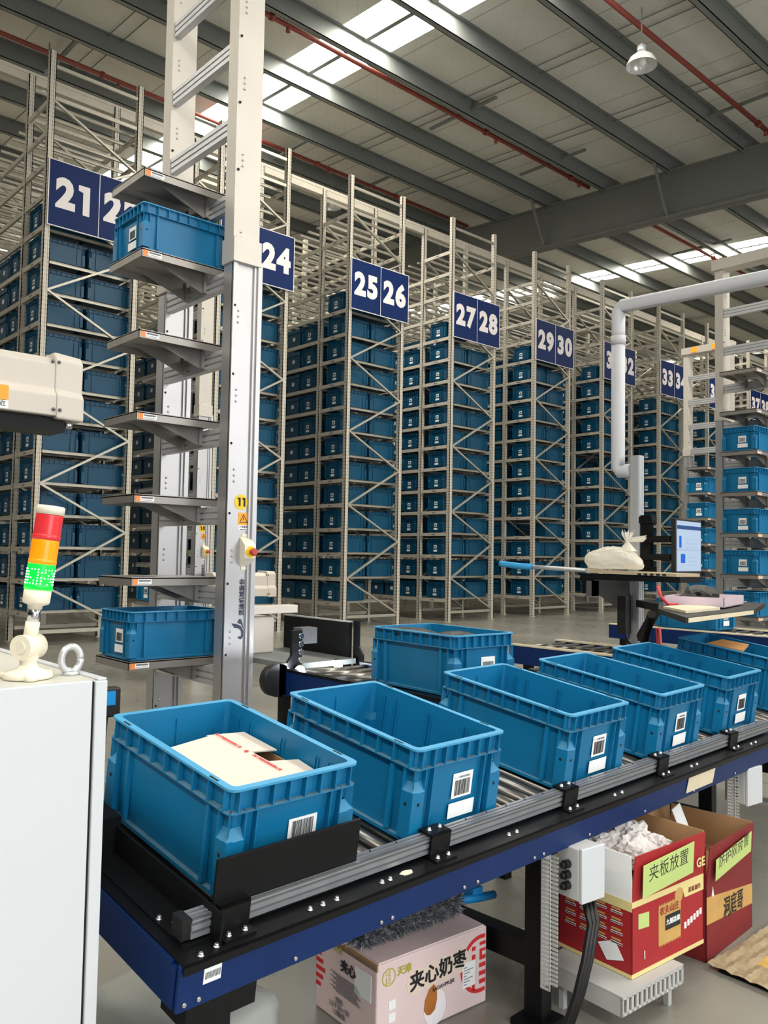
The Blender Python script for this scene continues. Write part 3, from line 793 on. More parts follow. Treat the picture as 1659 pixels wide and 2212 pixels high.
# ------------------------------------------------------------------ tote lifts
LB = {}
def lift_bits(k, t, loc):
    if k not in LB: LB[k] = mb('steel_bolt').ball((0, 0, 0), .0075, 5).build('bolt') if k == 0 else mb('dark_hole').cyl((0, -.0008, 0), (0, .003, 0), .008, 10).build('bolt_hole'); o = LB[k]
    else: o = LB[k].copy(); COL.objects.link(o)
    o.parent = t; o.location = loc
def build_lift(label, loc, shelves, top, badge=None, lamps=False, collar=2.9):
    """origin: outer front corner of the shelves (x grows toward the masts, y away)"""
    t = thing('tote_lift', label, 'lift', loc, 0, 'shelf lifts beside the picking line')
    mx = .47
    for yy in (-.23, .60):
        b = mb('mast_silver')
        w, d = .195, .11
        b.box(mx, yy + .012, 0, mx + w - .022, yy + d, collar + .4)
        b.box(mx, yy, 0, mx + .028, yy + .02, collar + .4); b.box(mx + w - .05, yy, 0, mx + w - .022, yy + .02, collar + .4)
        b.box(mx + w - .03, yy - .012, 0, mx + w - .022, yy + .03, collar + .4); b.box(mx + w - .022, yy - .012, 0, mx + w, yy + .02, collar + .4)
        b.build('mast', t)
        b = mb('mast_pale'); b.box(mx - .004, yy + .006, collar + .4, mx + w - .02, yy + d, top); b.build('upper_mast', t)
        b = mb('mast_pale'); b.box(mx - .012, yy - .016, collar + .37, mx + w - .012, yy + d + .01, collar + .52); b.build('mast_collar', t, bevel=.003)
        mb('alu_dark').box(mx - .1, yy - .06, 0, mx + w + .06, yy + d + .06, .02).build('foot_plate', t)
        z = .62
        while z < top - .2:
            for q in range(3): lift_bits(0, t, (mx + .045, yy + (.012 if z < collar + .37 else .004), z - .035 * q))
            z += .473
        z = .55
        while z < top - .2:
            lift_bits(1, t, (mx + .014, yy, z)); z += .41
    mb('mast_pale').box(mx - .03, -.26, top, mx + .17, .74, top + .13).build('cap_beam', t)
    zs = [.527 + .4 + .472 * i for i in range(10)]
    for z in zs:
        if z > top - .1: break
        b = MB().mat('alu')
        b.box(mx + .012, -.12, z - .155, mx + .05, .6, z - .05)
        for q in range(3): b.box(mx + .004, -.12, z - .155 + q * .0375, mx + .013, .6, z - .155 + q * .0375 + .026)
        b.build('crossbar', t)
    for n_ in shelves:
        z = zs[n_]
        b = mb('shelf_steel'); b.box(0, 0, z - .006, .60, .43, z)
        for q in ((0, 0, .60, .003), (0, .427, .60, .43), (0, 0, .003, .43)): b.box(q[0], q[1], z - .045, q[2], q[3], z + .004)
        o = b.build('shelf', t)
        for yy in (.10, .32):
            mb('shelf_steel').prism([(.10, yy, z - .006), (mx, yy, z - .006), (mx, yy, z - .14), (mx - .02, yy, z - .14)], (0, .004, 0)).box(mx - .02, yy - .02, z - .14, mx + .004, yy + .025, z - .03).build('shelf_bracket', o)
        mb('sticker_orange').box(.012, -.0012, z - .04, .04, 0, z - .006).build('orange_sticker', o)
        mb('white_paper').box(.04, -.0012, z - .036, .125, 0, z - .008).build('maker_sticker', o)
        b = mb('grey_ink'); b.box(.046, -.0016, z - .021, .118, -.001, z - .012); b.box(.046, -.0016, z - .031, .11, -.001, z - .0285); b.build('sticker_print', o)
    yf = -.23
    if badge:
        c = mx + .098
        b = mb('yellow_badge'); b.cyl((c, yf + .013, 1.85), (c, yf + .0095, 1.85), .045, 28, smooth=False); b.build('number_badge', t)
        digits(badge, .068, (c + .004, yf + .0085, 1.85), 'ink', t, 'badge_number', .003, .042, .78)
        mb('orange_badge').box(c - .036 + .02, yf + .010, 1.715, c + .036 + .02, yf + .013, 1.787).build('warning_sticker', t)
        b = mb('ink'); tri = [(c + .02, 1.777), (c - .006, 1.73), (c + .046, 1.73)]
        for (ax, az), (bx, bz) in zip(tri, tri[1:] + tri[:1]): b.bar((ax, yf + .0095, az), (bx, yf + .0095, bz), .001, .004, (0, -1, 0)) if False else b.bar((ax, yf + .0095, az), (bx, yf + .0095, bz), .004, .001, (0, 1, 0))
        b.bar((c + .02, yf + .0095, 1.76), (c + .02, yf + .0095, 1.745), .005, .001, (0, 1, 0)); b.box(c + .018, yf + .009, 1.737, c + .022, yf + .010, 1.741)
        b.build('warning_symbol', t)
        mb('white_paper').box(c - .036 + .02, yf + .010, 1.682, c + .036 + .02, yf + .013, 1.714).build('warning_plate', t)
        text('严禁攀登', .0145, (c + .02, yf + .0095, 1.702), (1, 0, 0), (0, 0, 1), 'ink', t, 'warning_lettering')
        mb('ink').box(c - .005, yf + .0092, 1.686, c + .045, yf + .010, 1.690).build('warning_line', t)
        # emergency stop on a slanted bracket
        e = thing('emergency_stop', None, None, (c + .045, yf + .012, 1.545)); e.parent = t
        b = mb('cream_plastic'); b.prism([(-.045, 0, .10), (-.045, -.055, .05), (-.045, -.055, -.025), (-.045, 0, -.075)], (.075, 0, 0))
        b.box(-.035, -.004, .10, .025, 0, .118); b.box(-.035, -.004, -.094, .025, 0, -.075); b.build('bracket', e)
        mb('yellow_badge').cyl((-.004, -.055, .012), (-.004, -.059, .012), .032, 22).build('yellow_disc', e)
        o = mb('estop_red').lathe([(.012, 0), (.012, .02), (.022, .024), (.023, .036), (.017, .043)], 18).build('stop_button', e); o.rotation_euler = (pi / 2, 0, 0); o.location = (-.004, -.058, .012)
        # maker mark: a swirl and a column of characters reading upward
        b = mb('logo_navy'); q = []
        cz, cx_ = 1.105, c + .008
        outer = [(-.052, .035), (-.02, .03), (.012, .018), (.03, -.012), (.03, -.045), (.012, -.062), (-.006, -.052)]
        inner = [(-.002, -.042), (.012, -.046), (.018, -.03), (.012, -.008), (-.006, .004), (-.03, .006)]
        b.prism([(cx_ + x, yf + .0095, cz + z) for x, z in outer + inner], (0, .002, 0))
        b.prism([(cx_ + x, yf + .0095, cz + z) for x, z in [(-.012, .036), (.0, .058), (.012, .056), (.024, .03), (.03, .0), (.014, .026)]], (0, .002, 0)); b.build('maker_logo', t)
        text('派迪机械股份', .036, (cx_ + .016, yf + .0095, 1.29), (0, 0, 1), (-1, 0, 0), 'logo_navy', t, 'maker_lettering', .001)
        mb('grey_ink').box(cx_ + .042, yf + .0098, 1.17, cx_ + .0445, yf + .011, 1.40).build('maker_line', t)
    if lamps:
        for yy in (.0, .42):
            mb('orange_led').box(mx - .045, yy, top + .02, mx - .03, yy + .11, top + .12).build('warning_lamp', t)
    return t, zs
L1 = (2.11, 4.42, 0)
lift1, zs = build_lift('silver shelf lift with yellow 11 badge behind the nearest totes', L1, range(0, 7), 5.62, '11')
lift2, _ = build_lift('second silver shelf lift standing deeper, behind the lift badged 11', (4.82, 9.55, 0), range(0, 7), 5.15, '10')
lift3, _ = build_lift('shelf lift at the right edge loaded with five blue totes', (9.40, 4.10, 0), range(-0, 7), 5.15)
lift4, _ = build_lift('distant shelf lift with two orange lamps on its cap beam', (14.65, 7.3, 0), range(0, 6), 5.55, None, True, 3.2)
def lift_tote(loc, z, lab, s=1.0):
    m = Matrix.Translation((loc[0] + .305, loc[1] + .21, z + .001)) @ Matrix.Rotation(-pi / 2, 4, 'Z')
    return near_tote(lab, 'blue totes on the shelf lifts', m)
lift_tote(L1, zs[0], 'open blue tote on the lowest shelf of the lift badged 11')
lift_tote(L1, zs[5], 'blue tote high on the lift badged 11, covering number 22')
for n_, s in enumerate(('lowest', 'second', 'third', 'fourth', 'fifth')):
    lift_tote((9.40, 4.10, 0), zs[n_], 'blue tote on the %s shelf of the lift at the right edge' % s)
for n_, s in enumerate(('lowest', 'second', 'third', 'fourth', 'fifth')):
    lift_tote((14.65, 7.3, 0), zs[n_], 'blue tote on the %s shelf of the lift with orange lamps' % s)
lift_tote((4.82, 9.55, 0), zs[0], 'blue tote low on the deeper lift behind the lift badged 11')

# ------------------------------------------------------------------ infeed roller tracks and the totes on them
def infeed(x0, x1, y0, y1, z, label, cap='wood_pale'):
    t = thing('infeed_track', label, 'conveyor', (x0, y0, 0), 0, 'short roller tracks feeding the stations')
    w, L = x1 - x0, y1 - y0
    for s in (0, w - .03):
        b = mb('frame_blue'); b.box(s, 0, z - .13, s + .03, L, z + .0); b.build('side_rail', t)
        mb(cap).box(s - .004, 0, z, s + .045, L, z + .012).build('rail_cap', t)
    y = .07
    while y < L - .03:
        mb('roller_steel').cyl((.03, y, z - .022), (w - .03, y, z - .022), .025, 12).build('roller', t); y += .125
    for yy in (.15, L - .15):
        for s in (.0, w - .05): mb('black_steel').box(s, yy - .03, 0, s + .05, yy + .03, z - .13).build('leg', t)
    return t
infeed(2.70, 3.26, 2.50, 3.74, .91, 'roller track under the blue tote holding black goods', 'black_steel')
infeed(4.84, 5.42, 2.75, 3.92, .91, 'empty roller track with pale rollers beside the white post')
infeed(7.20, 7.80, 2.9, 4.6, .91, 'roller track under the tote below the lower desk')
tb = near_tote('blue tote filled with black bags on the short roller track', 'blue totes on the short roller tracks', Matrix.Translation((2.965, 2.83, .916)) @ Matrix.Rotation(radians(-3.5), 4, 'Z'))
near_tote('blue tote on the roller track beneath the lower desk', 'blue totes on the short roller tracks', Matrix.Translation((7.50, 3.86, .916)))
for q, (x, y, z, sz, rr) in enumerate(((2.90, 2.98, 1.165, (1.0, 1.3, .28), .12), (3.02, 2.78, 1.155, (1.1, 1.2, .3), .11))):
    crumple('black_bag', (x, y, z), rr, 'black_plastic', ('flat black bag at the back of the tote on the short roller track', 'flat black bag at the front of the tote on the short roller track')[q], 'bag', 20 + q, sz=sz, amp=.2)
# shuttle head with bright lamps
t = thing('transfer_machine', 'black and white transfer head with two glaring lamps beside the lift', 'machine', (2.80, 3.80, 0))
b = mb('black_plate'); b.box(.48, .10, .86, .50, .78, 1.14); b.mat('alu').box(.476, .10, 1.14, .504, .78, 1.148); b.build('side_guard', t)
b = mb('black_steel'); b.prism([(.515, .09, 1.15), (.515, .04, 1.15), (.515, .04, 1.0), (.515, -.0, .95), (.515, 0, .82), (.515, .09, .82)], (-.012, 0, 0)); b.build('end_bracket', t)
b = mb('black_steel'); b.prism([(-.02, .0, 1.12), (.05, .0, 1.12), (.05, .0, .82), (-.06, .0, .82), (-.06, .0, .93), (-.02, .0, .98)], (0, .02, 0)); b.build('end_bracket', t)
b = mb('robot_white'); b.box(.02, .56, .93, .25, .80, 1.155); b.build('white_housing', t, bevel=.01)
b = mb('robot_white'); b.box(.02, .52, 1.175, .40, .62, 1.225); b.build('white_beam', t, bevel=.004)
b = mb('alu_dark'); b.box(.06, .02, 1.04, .17, .10, 1.13); b.mat('chrome')
for q in range(5): b.cyl((.04, -.01, 1.09 - q * .045), (.04, .03, 1.09 - q * .045), .016, 10)
b.build('roller_chain', t)
b = mb('black_plastic'); b.cyl((-.13, -.04, .86), (-.13, .02, .86), .09, 20); b.box(-.13, -.04, .77, -.08, .02, .95); b.build('motor_cover', t)
b = mb('frame_blue'); b.box(-.10, -.03, .78, .5, -.01, .87); b.build('lower_rail', t)
b = mb('steel_grey'); b.box(.0, .03, .9, .475, .75, .93); b.build('belt_bed', t)
b = mb('black_steel'); b.box(-.115, -.06, 0, -.065, -.01, .78); b.build('leg', t)
for x, y in ((-.0, -.05), (.33, .02)):
    o = thing('lamp', None, None, (x, y, .905)); o.parent = t
    mb('black_plastic').lathe([(.026, 0), (.03, .02), (.03, .05)], 16).build('lamp_body', o)
    mb('lamp_led').ball((0, 0, 0), .027, 8).build('lamp_lens', o)
    d = bpy.data.lights.new('lamp_glow', 'POINT'); d.energy = 3.5; d.color = (.85, .94, 1); d.shadow_soft_size = .02
    g = bpy.data.objects.new('lamp_glow', d); COL.objects.link(g); g.location = (2.80 + x - .03, 3.80 + y - .06, .915)
    for c in o.children: c.rotation_euler = (-pi / 2, 0, radians(-28))
# white machine head at the left picture edge
t = thing('transfer_unit', 'cream machine head with a yellow warning sticker at the left edge', 'machine', (.74, 4.05, 2.20), radians(0))
b = mb('robot_white')
pr = [(0, .0), (0, .10), (.03, .135), (.03, .26), (.09, .30), (.26, .30), (.26, 0)]
b.prism([(0, y, z) for y, z in pr], (.78, 0, 0)); b.build('cover', t, bevel=.006)
b = mb('robot_white')
pr = [(-.004, -.012), (-.004, .102), (.026, .137), (.026, .29), (.06, .325), (.27, .325), (.27, -.012)]
A = [(.78, y, z) for y, z in pr]; B = [(.93, .0 + (y + .004) * .9 + .03, z * .98) for y, z in pr]
vs = [b.v(p) for p in A]; ws = [b.v(p) for p in B]; n = len(pr)
for i in range(n): b.f([vs[i], ws[i], ws[(i + 1) % n], vs[(i + 1) % n]])
b.f(list(reversed(ws))); b.f(vs); b.build('end_cover', t, bevel=.01)
for z in (.03, .27):
    for x in (.765, .795): mb('alu_dark').ball((x, -.006 if z < .1 else .028, z), .009, 6).build('cover_screw', t)
mb('orange_badge').box(.20, -.0015, .045, .555, 0, .115).build('warning_sticker', t)
mb('white_paper').box(.20, -.002, .005, .555, 0, .044).build('warning_plate', t)
text('请勿靠近', .034, (.545, -.003, .028), (1, 0, 0), (0, 0, 1), 'ink', t, 'warning_lettering', align='RIGHT')
b = mb('black_steel'); b.box(-.1, .04, -.07, .84, .24, -.005); b.build('carriage', t); mb('chrome').cyl((.86, .05, -.02), (.86, .05, -.05), .02, 12).build('wheel', t)
mb('mast_silver').box(-.35, .26, -2.20, -.16, .38, 2.9).build('mast', t)
mb('alu_dark').box(-.25, .2, -.03, .3, .34, .2).build('arm', t)

t2 = copy_tree(t); t2.location = (5.38, 8.96, 1.0); t2['label'] = 'cream machine head peeping out to the right of the badge 11 lift'
for c in list(t2.children):
    if c.name.startswith(('mast', 'carriage', 'wheel', 'warning_')): bpy.data.objects.remove(c)
# small sensor posts by the line
def sensor(loc, h, label):
    t = thing('sensor_post', label, 'sensor', loc)
    mb('black_plastic').tube([(0, 0, 0), (.0, .01, h * .6), (.03, .02, h)], .012, 8).build('post', t)
    mb('black_plastic').box(.0, -.01, h - .01, .07, .03, h + .085).build('sensor_head', t, bevel=.006)
    mb('blue_plastic').box(.02, -.013, h + .03, .05, -.009, h + .075).build('lens', t)
sensor((1.155, 2.62, .0), 1.02, 'small black sensor on a stalk between cabinet and nearest tote')
sensor((3.32, 2.55, .0), .92, 'small black sensor between the third and fourth totes')

# ------------------------------------------------------------------ control cabinet and signal tower
CX, CY, CZ = .763, 1.694, 1.28
t = thing('control_cabinet', 'white metal control cabinet at the lower left', 'cabinet', (0, 0, 0))
b = mb('cabinet_white'); b.box(-.45, CY + .02, 0, CX, CY + .76, CZ - .012); b.build('body', t, bevel=.004)
b = mb('cabinet_top'); b.box(-.45, CY + .0185, CZ - .012, CX, CY + .76, CZ); b.build('top_panel', t)
b = mb('cabinet_white'); b.box(-.45, CY, 0, CX - .031, CY + .018, CZ); b.build('door', t, bevel=.002)
b = mb('cabinet_white'); b.box(CX - .026, CY - .004, 0, CX, CY + .02, CZ - .001).box(CX - .02, CY, CZ - .001, CX, CY + .76, CZ + .004); b.build('corner_frame', t, bevel=.003)
b = mb('dark_hole'); b.box(CX - .031, CY + .004, 0, CX - .026, CY + .016, CZ - .003); b.build('door_seal', t)
b = mb('alu'); n = 28
pts = [(.735 + .0, CY + .10, CZ + .036 + 0)]
b.tube([(.727 + .021 * cos(a), CY + .105, CZ + .034 + .027 * sin(a)) for a in [2 * pi * i / n for i in range(n + 1)]], .0075, 10)
b.lathe([(.018, 0), (.018, .006), (.01, .01)], 14, (.727, CY + .105, CZ)); b.build('lifting_eye', t)

tw = thing('signal_tower', 'signal tower with red, amber and lit green lenses on the white cabinet', 'light', (.637, 1.80, CZ + .0012)); tw.scale = (1, 1, .96)
mb('cream_plastic').lathe([(.048, 0), (.05, .004), (.046, .014), (.022, .022), (.017, .03), (.017, .045)], 24).build('base', tw)
b = mb('cream_plastic')
for q in (0.3, 2.4, 4.5): b.lathe([(.014, 0), (.014, .008), (.011, .014)], 12, (.045 * cos(q), .045 * sin(q), 0))
b.build('foot_lugs', tw)
b = mb('cream_plastic'); b.cyl((-.022, -.012, .068), (.022, .012, .068), .027, 22); b.cyl((-.0235, -.0128, .068), (-.02, -.0115, .068), .014, 14); b.ball((0, 0, .048), .021, 8); b.build('joint', tw)
tilt = bpy.data.objects.new('tower_stack', None); COL.objects.link(tilt); tilt.parent = tw; tilt.location = (0, 0, .068); tilt.rotation_euler = (radians(1.5), radians(6), 0)
mb('cream_plastic').lathe([(.0145, .01), (.0145, .055)], 18).build('lower_tube', tilt)
mb('chrome').lathe([(.0125, .05), (.0125, .09)], 18).build('pole', tilt)
mb('cream_plastic').lathe([(.014, .082), (.015, .09), (.0255, .094), (.0275, .098), (.0275, .125)], 24).build('housing', tilt)
def lens(z0, h, mat, nm):
    prof = []; k = 13
    for i in range(k):
        z = z0 + h * .18 + h * .8 * i / k; prof += [(.0282, z), (.0274, z + h * .8 / k * .6)]
    mb(mat).lathe([(.0285, z0), (.0285, z0 + h * .17)] + prof + [(.0276, z0 + h)], 28).build(nm, tilt)
lens(.125, .056, 'green_lens', 'green_lens'); lens(.181, .054, 'amber_lens', 'amber_lens'); lens(.235, .056, 'red_lens', 'red_lens')
mb('cream_plastic').lathe([(.029, .291), (.029, .308), (.026, .3105)], 28).build('cap', tilt)
b = mb('led_white')
for zi in range(6):
    for ai in range(24):
        if random.random() < .82:
            a = 2 * pi * ai / 24; b.ball((.0276 * cos(a), .0276 * sin(a), .138 + zi * .0062), .0016, 3)
b.build('leds', tilt)

# ------------------------------------------------------------------ work station: post, pipe, table, bag, monitor, desk
PX, PY = 5.60, 3.34
t = thing('profile_post', 'tall aluminium profile post carrying the monitor and work table', 'post', (PX, PY, 0))
b = mb('alu')
b.box(-.036, -.036, 0, .036, .036, 2.33)
for sx in (-1, 1):
    for q in (-.03, -.006, .018):
        b.box(sx * .036 - .004, q, 0, sx * .036 + .004, q + .012, 2.33); b.box(q, sx * .036 - .004, 0, q + .012, sx * .036 + .004, 2.33)
b.build('profile', t)
b = mb('black_steel'); b.box(-.02, -.12, 1.48, .03, -.04, 1.88); b.box(-.03, -.14, 1.46, .04, -.03, 1.50); b.box(-.03, -.14, 1.82, .04, -.03, 1.87); b.build('clamp', t)
b = mb('alu_dark'); b.prism([(0, .04, 1.40), (0, .45, 1.42), (0, .45, 1.34), (0, .06, 1.12)], (.02, 0, 0)); b.build('gusset', t)
b = mb('black_steel'); b.box(-.03, .38, 1.28, .04, .46, 1.42); b.build('table_bracket', t)
mb('black_plastic').box(-.12, .02, 1.0, -.05, .09, 1.28).build('power_supply', t)
mb('cable_black').tube([(-.1, .03, 1.02), (-.09, .02, .95), (-.05, .0, .9), (-.05, .01, .6)], .012, 6).build('cable', t)
o = mb('pvc_white').tube([(PX, 1.9, 3.455), (PX, 2.36, 3.462), (PX, 3.47, 3.50), (PX, 3.50, 3.47), (PX, 3.502, 3.30), (PX, 3.502, 3.26)], .052, 16)
o.tube([(PX, 3.502, 3.27), (PX, 3.502, 2.34), (PX, 3.502, 2.25), (PX, 3.48, 2.222), (PX, 3.43, 2.222), (PX, 3.383, 2.222)], .052, 16)
o.cyl((PX, 3.502, 3.20), (PX, 3.502, 3.27), .058, 16)
o = o.build('white_pipe'); tag(o, 'white round pipe coming in from the right and bending down to the post', 'pipe')
t = thing('work_table', 'thin table edge with a blue wrapped end beside the plastic bag', 'table', (PX * .935, 3.0 * .935, .1008)); t.scale = (.935, .935, .935)
b = mb('table_top'); b.prism([(-.04, .0, 1.432), (.30, .0, 1.432), (.30, .98, 1.445), (-.04, .98, 1.445)], (0, 0, .022)); b.build('tabletop', t)
b = mb('black_steel'); b.box(-.03, -.02, 1.39, .29, .82, 1.43); b.build('table_frame', t)
b = mb('ink')
for q in range(5): b.box(-.0415, .08 + q * .05, 1.436, -.04, .11 + q * .05, 1.45)
b.build('edge_tape', t)
b = mb('alu'); b.tube([(-.05, .75, 1.46), (-.05, 1.35, 1.478)], .017, 10); b.build('rod', t)
b = mb('foam_blue'); b.tube([(-.05, 1.27, 1.476), (-.05, 1.4, 1.48), (-.05, 1.57, 1.492), (-.05, 1.61, 1.498)], .026, 10); b.build('foam_wrap', t)
b = mb('alu_dark'); b.box(-.02, .70, 1.26, .05, .77, 1.38); b.box(-.02, .70, 1.26, .05, .72, 1.38); b.build('profile_end', t)
# plastic bag
random.seed(5); bm = bmesh.new(); bmesh.ops.create_icosphere(bm, subdivisions=5, radius=.2)
from mathutils import noise
for v in bm.verts:
    p = v.co.copy(); nrm = p.normalized(); f = 1 + .13 * noise.noise(p * 6) - .09 * abs(noise.noise(p * 12)) - .07 * abs(noise.noise(Vector((p.x * 30, p.y * 30, p.z * 8))))
    v.co = Vector((p.x * .75 * f, p.y * 1.25 * f, max(-.055, p.z * .62 * f)))
me = bpy.data.meshes.new('plastic_bag'); bm.to_mesh(me); bm.free(); me.materials.append(MATS['bag_plastic'])
for f in me.polygons: f.use_smooth = True
bag = bpy.data.objects.new('plastic_bag', me); COL.objects.link(bag); bag.location = (5.33, 3.366, 1.530); bag.scale = (.85, .935, .935)
tag(bag, 'tied translucent plastic bag lying on the work table', 'bag')
b = mb('bag_plastic'); 
for q in range(14):
    a = q * 2 * pi / 14; c = Vector((0, -.12, .155)); r_ = .02 + .012 * (q % 2)
    b.poly([(c.x + .012 * cos(a), c.y + .012 * sin(a), c.z - .0), (c.x + .012 * cos(a + .5), c.y + .012 * sin(a + .5), c.z), (c.x + r_ * cos(a + .5) * 1.5, c.y + r_ * sin(a + .5) * 1.5, c.z + .06 + .02 * (q % 3)), (c.x + r_ * cos(a) * 1.5, c.y + r_ * sin(a) * 1.5, c.z + .07)])
    b.poly([(c.x + .012 * cos(a), c.y + .012 * sin(a), c.z), (c.x + .012 * cos(a + .5), c.y + .012 * sin(a + .5), c.z), (c.x + .075 * cos(a + .5), c.y + .075 * sin(a + .5), c.z - .07), (c.x + .075 * cos(a), c.y + .075 * sin(a), c.z - .07)])
    if 8 < q < 12: b.poly([(c.x, c.y, c.z), (c.x + .015, c.y - .02, c.z + .005 * q - .02), (c.x + .03, c.y - .15, c.z + .03 + .012 * (q - 9)), (c.x, c.y - .13, c.z + .012 * (q - 9))])
b.build("knot", bag)
# monitor
ang = math.atan2(.12, .99)
t = thing('monitor', 'flat monitor on a black arm showing a pale work screen', 'monitor', (5.55, 3.0, 1.452), ang)
mb('black_plastic').box(0, 0, 0, .50, .035, .40).build('casing', t, bevel=.004)
mb('screen').box(.015, -.0015, .02, .485, 0, .385).build('screen', t)
b = mb('screen_navy'); b.box(.02, -.003, .325, .482, -.0012, .352); b.mat('screen_blue').box(.06, -.003, .19, .10, -.0012, .275).box(.09, -.003, .08, .17, -.0012, .145); b.mat('screen_line').box(.02, -.003, .175, .48, -.0012, .178)
for q in range(9): b.box(.2 + .08 * (q % 3), -.0025, .25 - .03 * (q // 3), .25 + .08 * (q % 3), -.0012, .254 - .03 * (q // 3)); b.box(.25 + .06 * (q % 3), -.0025, .12 - .03 * (q // 3), .28 + .06 * (q % 3), -.0012, .124 - .03 * (q // 3))
b.build('screen_content', t)
for z in (.12, .25): mb('black_steel').bar((.02, .04, z), (.06, .27, z), .04, .045).build('arm', t)
# lower desk
t = thing('desk', 'black desk board on a slanted arm below the monitor', 'desk', (0, 0, 0))
dz = .28 + 1.0
mb('black_plastic').prism([(4.30, 2.43, dz - .03), (3.76, 1.98, dz - .03), (4.77, 2.10, dz - .03), (5.62, 2.40, dz - .03), (5.5, 3.1, dz - .03)], (0, 0, .028)).build('desk_board', t)
b = mb('wood_pale'); b.bar((3.78, 1.978, dz - .016), (4.74, 2.092, dz - .016), .004, .022); b.build('board_edge', t)
mb('black_steel').tube([(4.35, 2.5, dz - .04), (4.5, 2.62, dz - .16), (4.55, 2.7, .9), (4.6, 2.9, .6)], .026, 8).build('support_arm', t)
b = mb('black_steel'); b.bar((4.9, 2.6, dz - .05), (PX - .07, PY - .07, dz - .05), .06, .05); b.bar((5.3, 3.0, dz - .06), (5.5, 3.25, dz - .3), .05, .05); b.build('bracket', t)
o = mb('wood_pale').prism([(4.02, 2.12, dz), (4.50, 2.17, dz), (4.72, 2.42, dz), (4.30, 2.40, dz)], (0, 0, .014)).build('cardboard_sheet'); tag(o, 'pale cardboard sheet lying on the lower desk', 'sheet')
t = thing('plastic_tray', 'pinkish translucent tray holding a black cloth on the desk', 'tray', (4.86, 2.44, dz + .006), radians(14))
b = mb('tray_pink'); b.box(-.28, -.17, 0, .28, .17, .005)
for q in ((-.28, -.17, .28, -.163), (-.28, .163, .28, .17), (-.28, -.17, -.273, .17), (.273, -.17, .28, .17)): b.box(q[0], q[1], 0, q[2], q[3], .055)
b.build('tray_body', t)
crumple('black_cloth', (4.92, 2.50, dz + .055), .13, 'black_plastic', 'bunched black cloth in the tray on the desk', 'cloth', 9, sz=(1.2, .85, .5), amp=.35)
o = mb('cable_red').tube([(4.45, 2.52, dz + .12), (4.45, 2.5, dz + .06), (4.48, 2.47, dz + .015), (4.55, 2.45, dz + .012)], .010, 6).build('red_cable'); tag(o, 'red curled cable hanging at the corner of the desk', 'cable')
o = mb('cable_red').tube([(5.66, 3.20, 1.05), (5.68, 3.19, .8), (5.70, 3.2, .02)], .02, 8).build('orange_hose'); tag(o, 'orange-red hose running down beside the profile post', 'hose')

# ------------------------------------------------------------------ under the conveyor
# pink snack carton
FR = Vector((2.30, 1.956, 0)); FL = Vector((1.81, 1.987, 0)); BL = Vector((1.748 + .05, 2.30, 0))
ux = (FR - FL).normalized(); wx = (FR - FL).length; uy = Vector((-ux.y, ux.x, 0)); wy = .335; h = .26
PM_ = Matrix(((ux.x, uy.x, 0, FL.x), (ux.y, uy.y, 0, FL.y), (0, 0, 1, 0), (0, 0, 0, 1)))
t = thing('snack_carton', 'pink printed snack carton on the floor under the conveyor', 'box', mat=PM_)
mb('pink_carton').box(0, 0, .002, wx, wy, h).build('box_body', t, bevel=.006)
b = mb('carton_brown'); b.box(.0, .0, h - .02, .006, wy * .8, h + .0012); b.build('torn_edge', t)
mb('pink_carton').prism([(.012, .006, h), (wx - .01, .006, h), (wx - .01, wy * .48, h), (.012, wy * .48, h)], (0, 0, .004)).build('top_flap', t)
text('夹心奶枣', .064, (wx * .535, -.003, h * .66), (1, 0, .06), (0, 0, 1), 'ink', t, 'product_lettering', .0016)
b = mb('lettering_back')
for q in range(4): b.cyl((wx * .535 - .096 + q * .064, .001, h * .66 - .006 + q * .004), (wx * .535 - .096 + q * .064, -.001 - q * .0001, h * .66 - .006 + q * .004), .043, 24, smooth=False)
b.build('lettering_backing', t)
text('BADANMUJIE', .017, (wx * .58, -.003, h * .46), (1, 0, .05), (0, 0, 1), 'ink', t, 'small_lettering')
text('天津', .03, (wx * .23, -.0025, h * .84), (1, 0, 0), (0, 0, 1), 'gold_ink', t, 'brand_lettering', .001)
def seal(cx, cz, r, mat, nm, half=None, face='front'):
    b = mb(mat); n = 28
    P = (lambda x, z: (x, -.0012, z)) if face == 'front' else (lambda x, z: (-.0012, x, z))
    rng = range(n)
    for i in rng:
        a0, a1 = 2 * pi * i / n, 2 * pi * (i + 1) / n
        if half and cos((a0 + a1) / 2) * half > .25: continue
        b.quad(P(cx + r * cos(a0), cz + r * sin(a0)), P(cx + r * cos(a1), cz + r * sin(a1)), P(cx + r * .86 * cos(a1), cz + r * .86 * sin(a1)), P(cx + r * .86 * cos(a0), cz + r * .86 * sin(a0)))
    sgn = -1 if half and half > 0 else 1
    def bx(x0, z0, x1, z1):
        b.quad(P(cx + x0 * r, cz + z0 * r), P(cx + x1 * r, cz + z0 * r), P(cx + x1 * r, cz + z1 * r), P(cx + x0 * r, cz + z1 * r))
    bx(-.42, -.85, -.28, .0); bx(-.44, .22, -.26, .38); bx(-.44, .52, -.26, .66)
    for z in (-.7, -.42, -.14): bx(-.08, z, .24, z + .15)
    bx(-.06, .12, .24, .26); bx(-.06, .26, .06, .4); bx(-.06, .4, .24, .5); bx(-.06, .62, .24, .74)
    b.build(nm, t)
seal(wx - .03, h * .54, .098, 'pink_red', 'red_seal', half=1)
seal(wx * .1, h * .82, .028, 'gold_ink', 'gold_seal')
mb('white_paper').box(wx * .76, -.0022, h * .30, wx * .88, -.0008, h * .62).build('date_label', t)
b = mb('grey_ink')
for q in range(7): b.box(wx * .77, -.003, h * (.34 + q * .036), wx * (.80 + .06 * ((q * 7) % 3) / 2), -.002, h * (.345 + q * .036) + .001)
b.build('label_print', t)
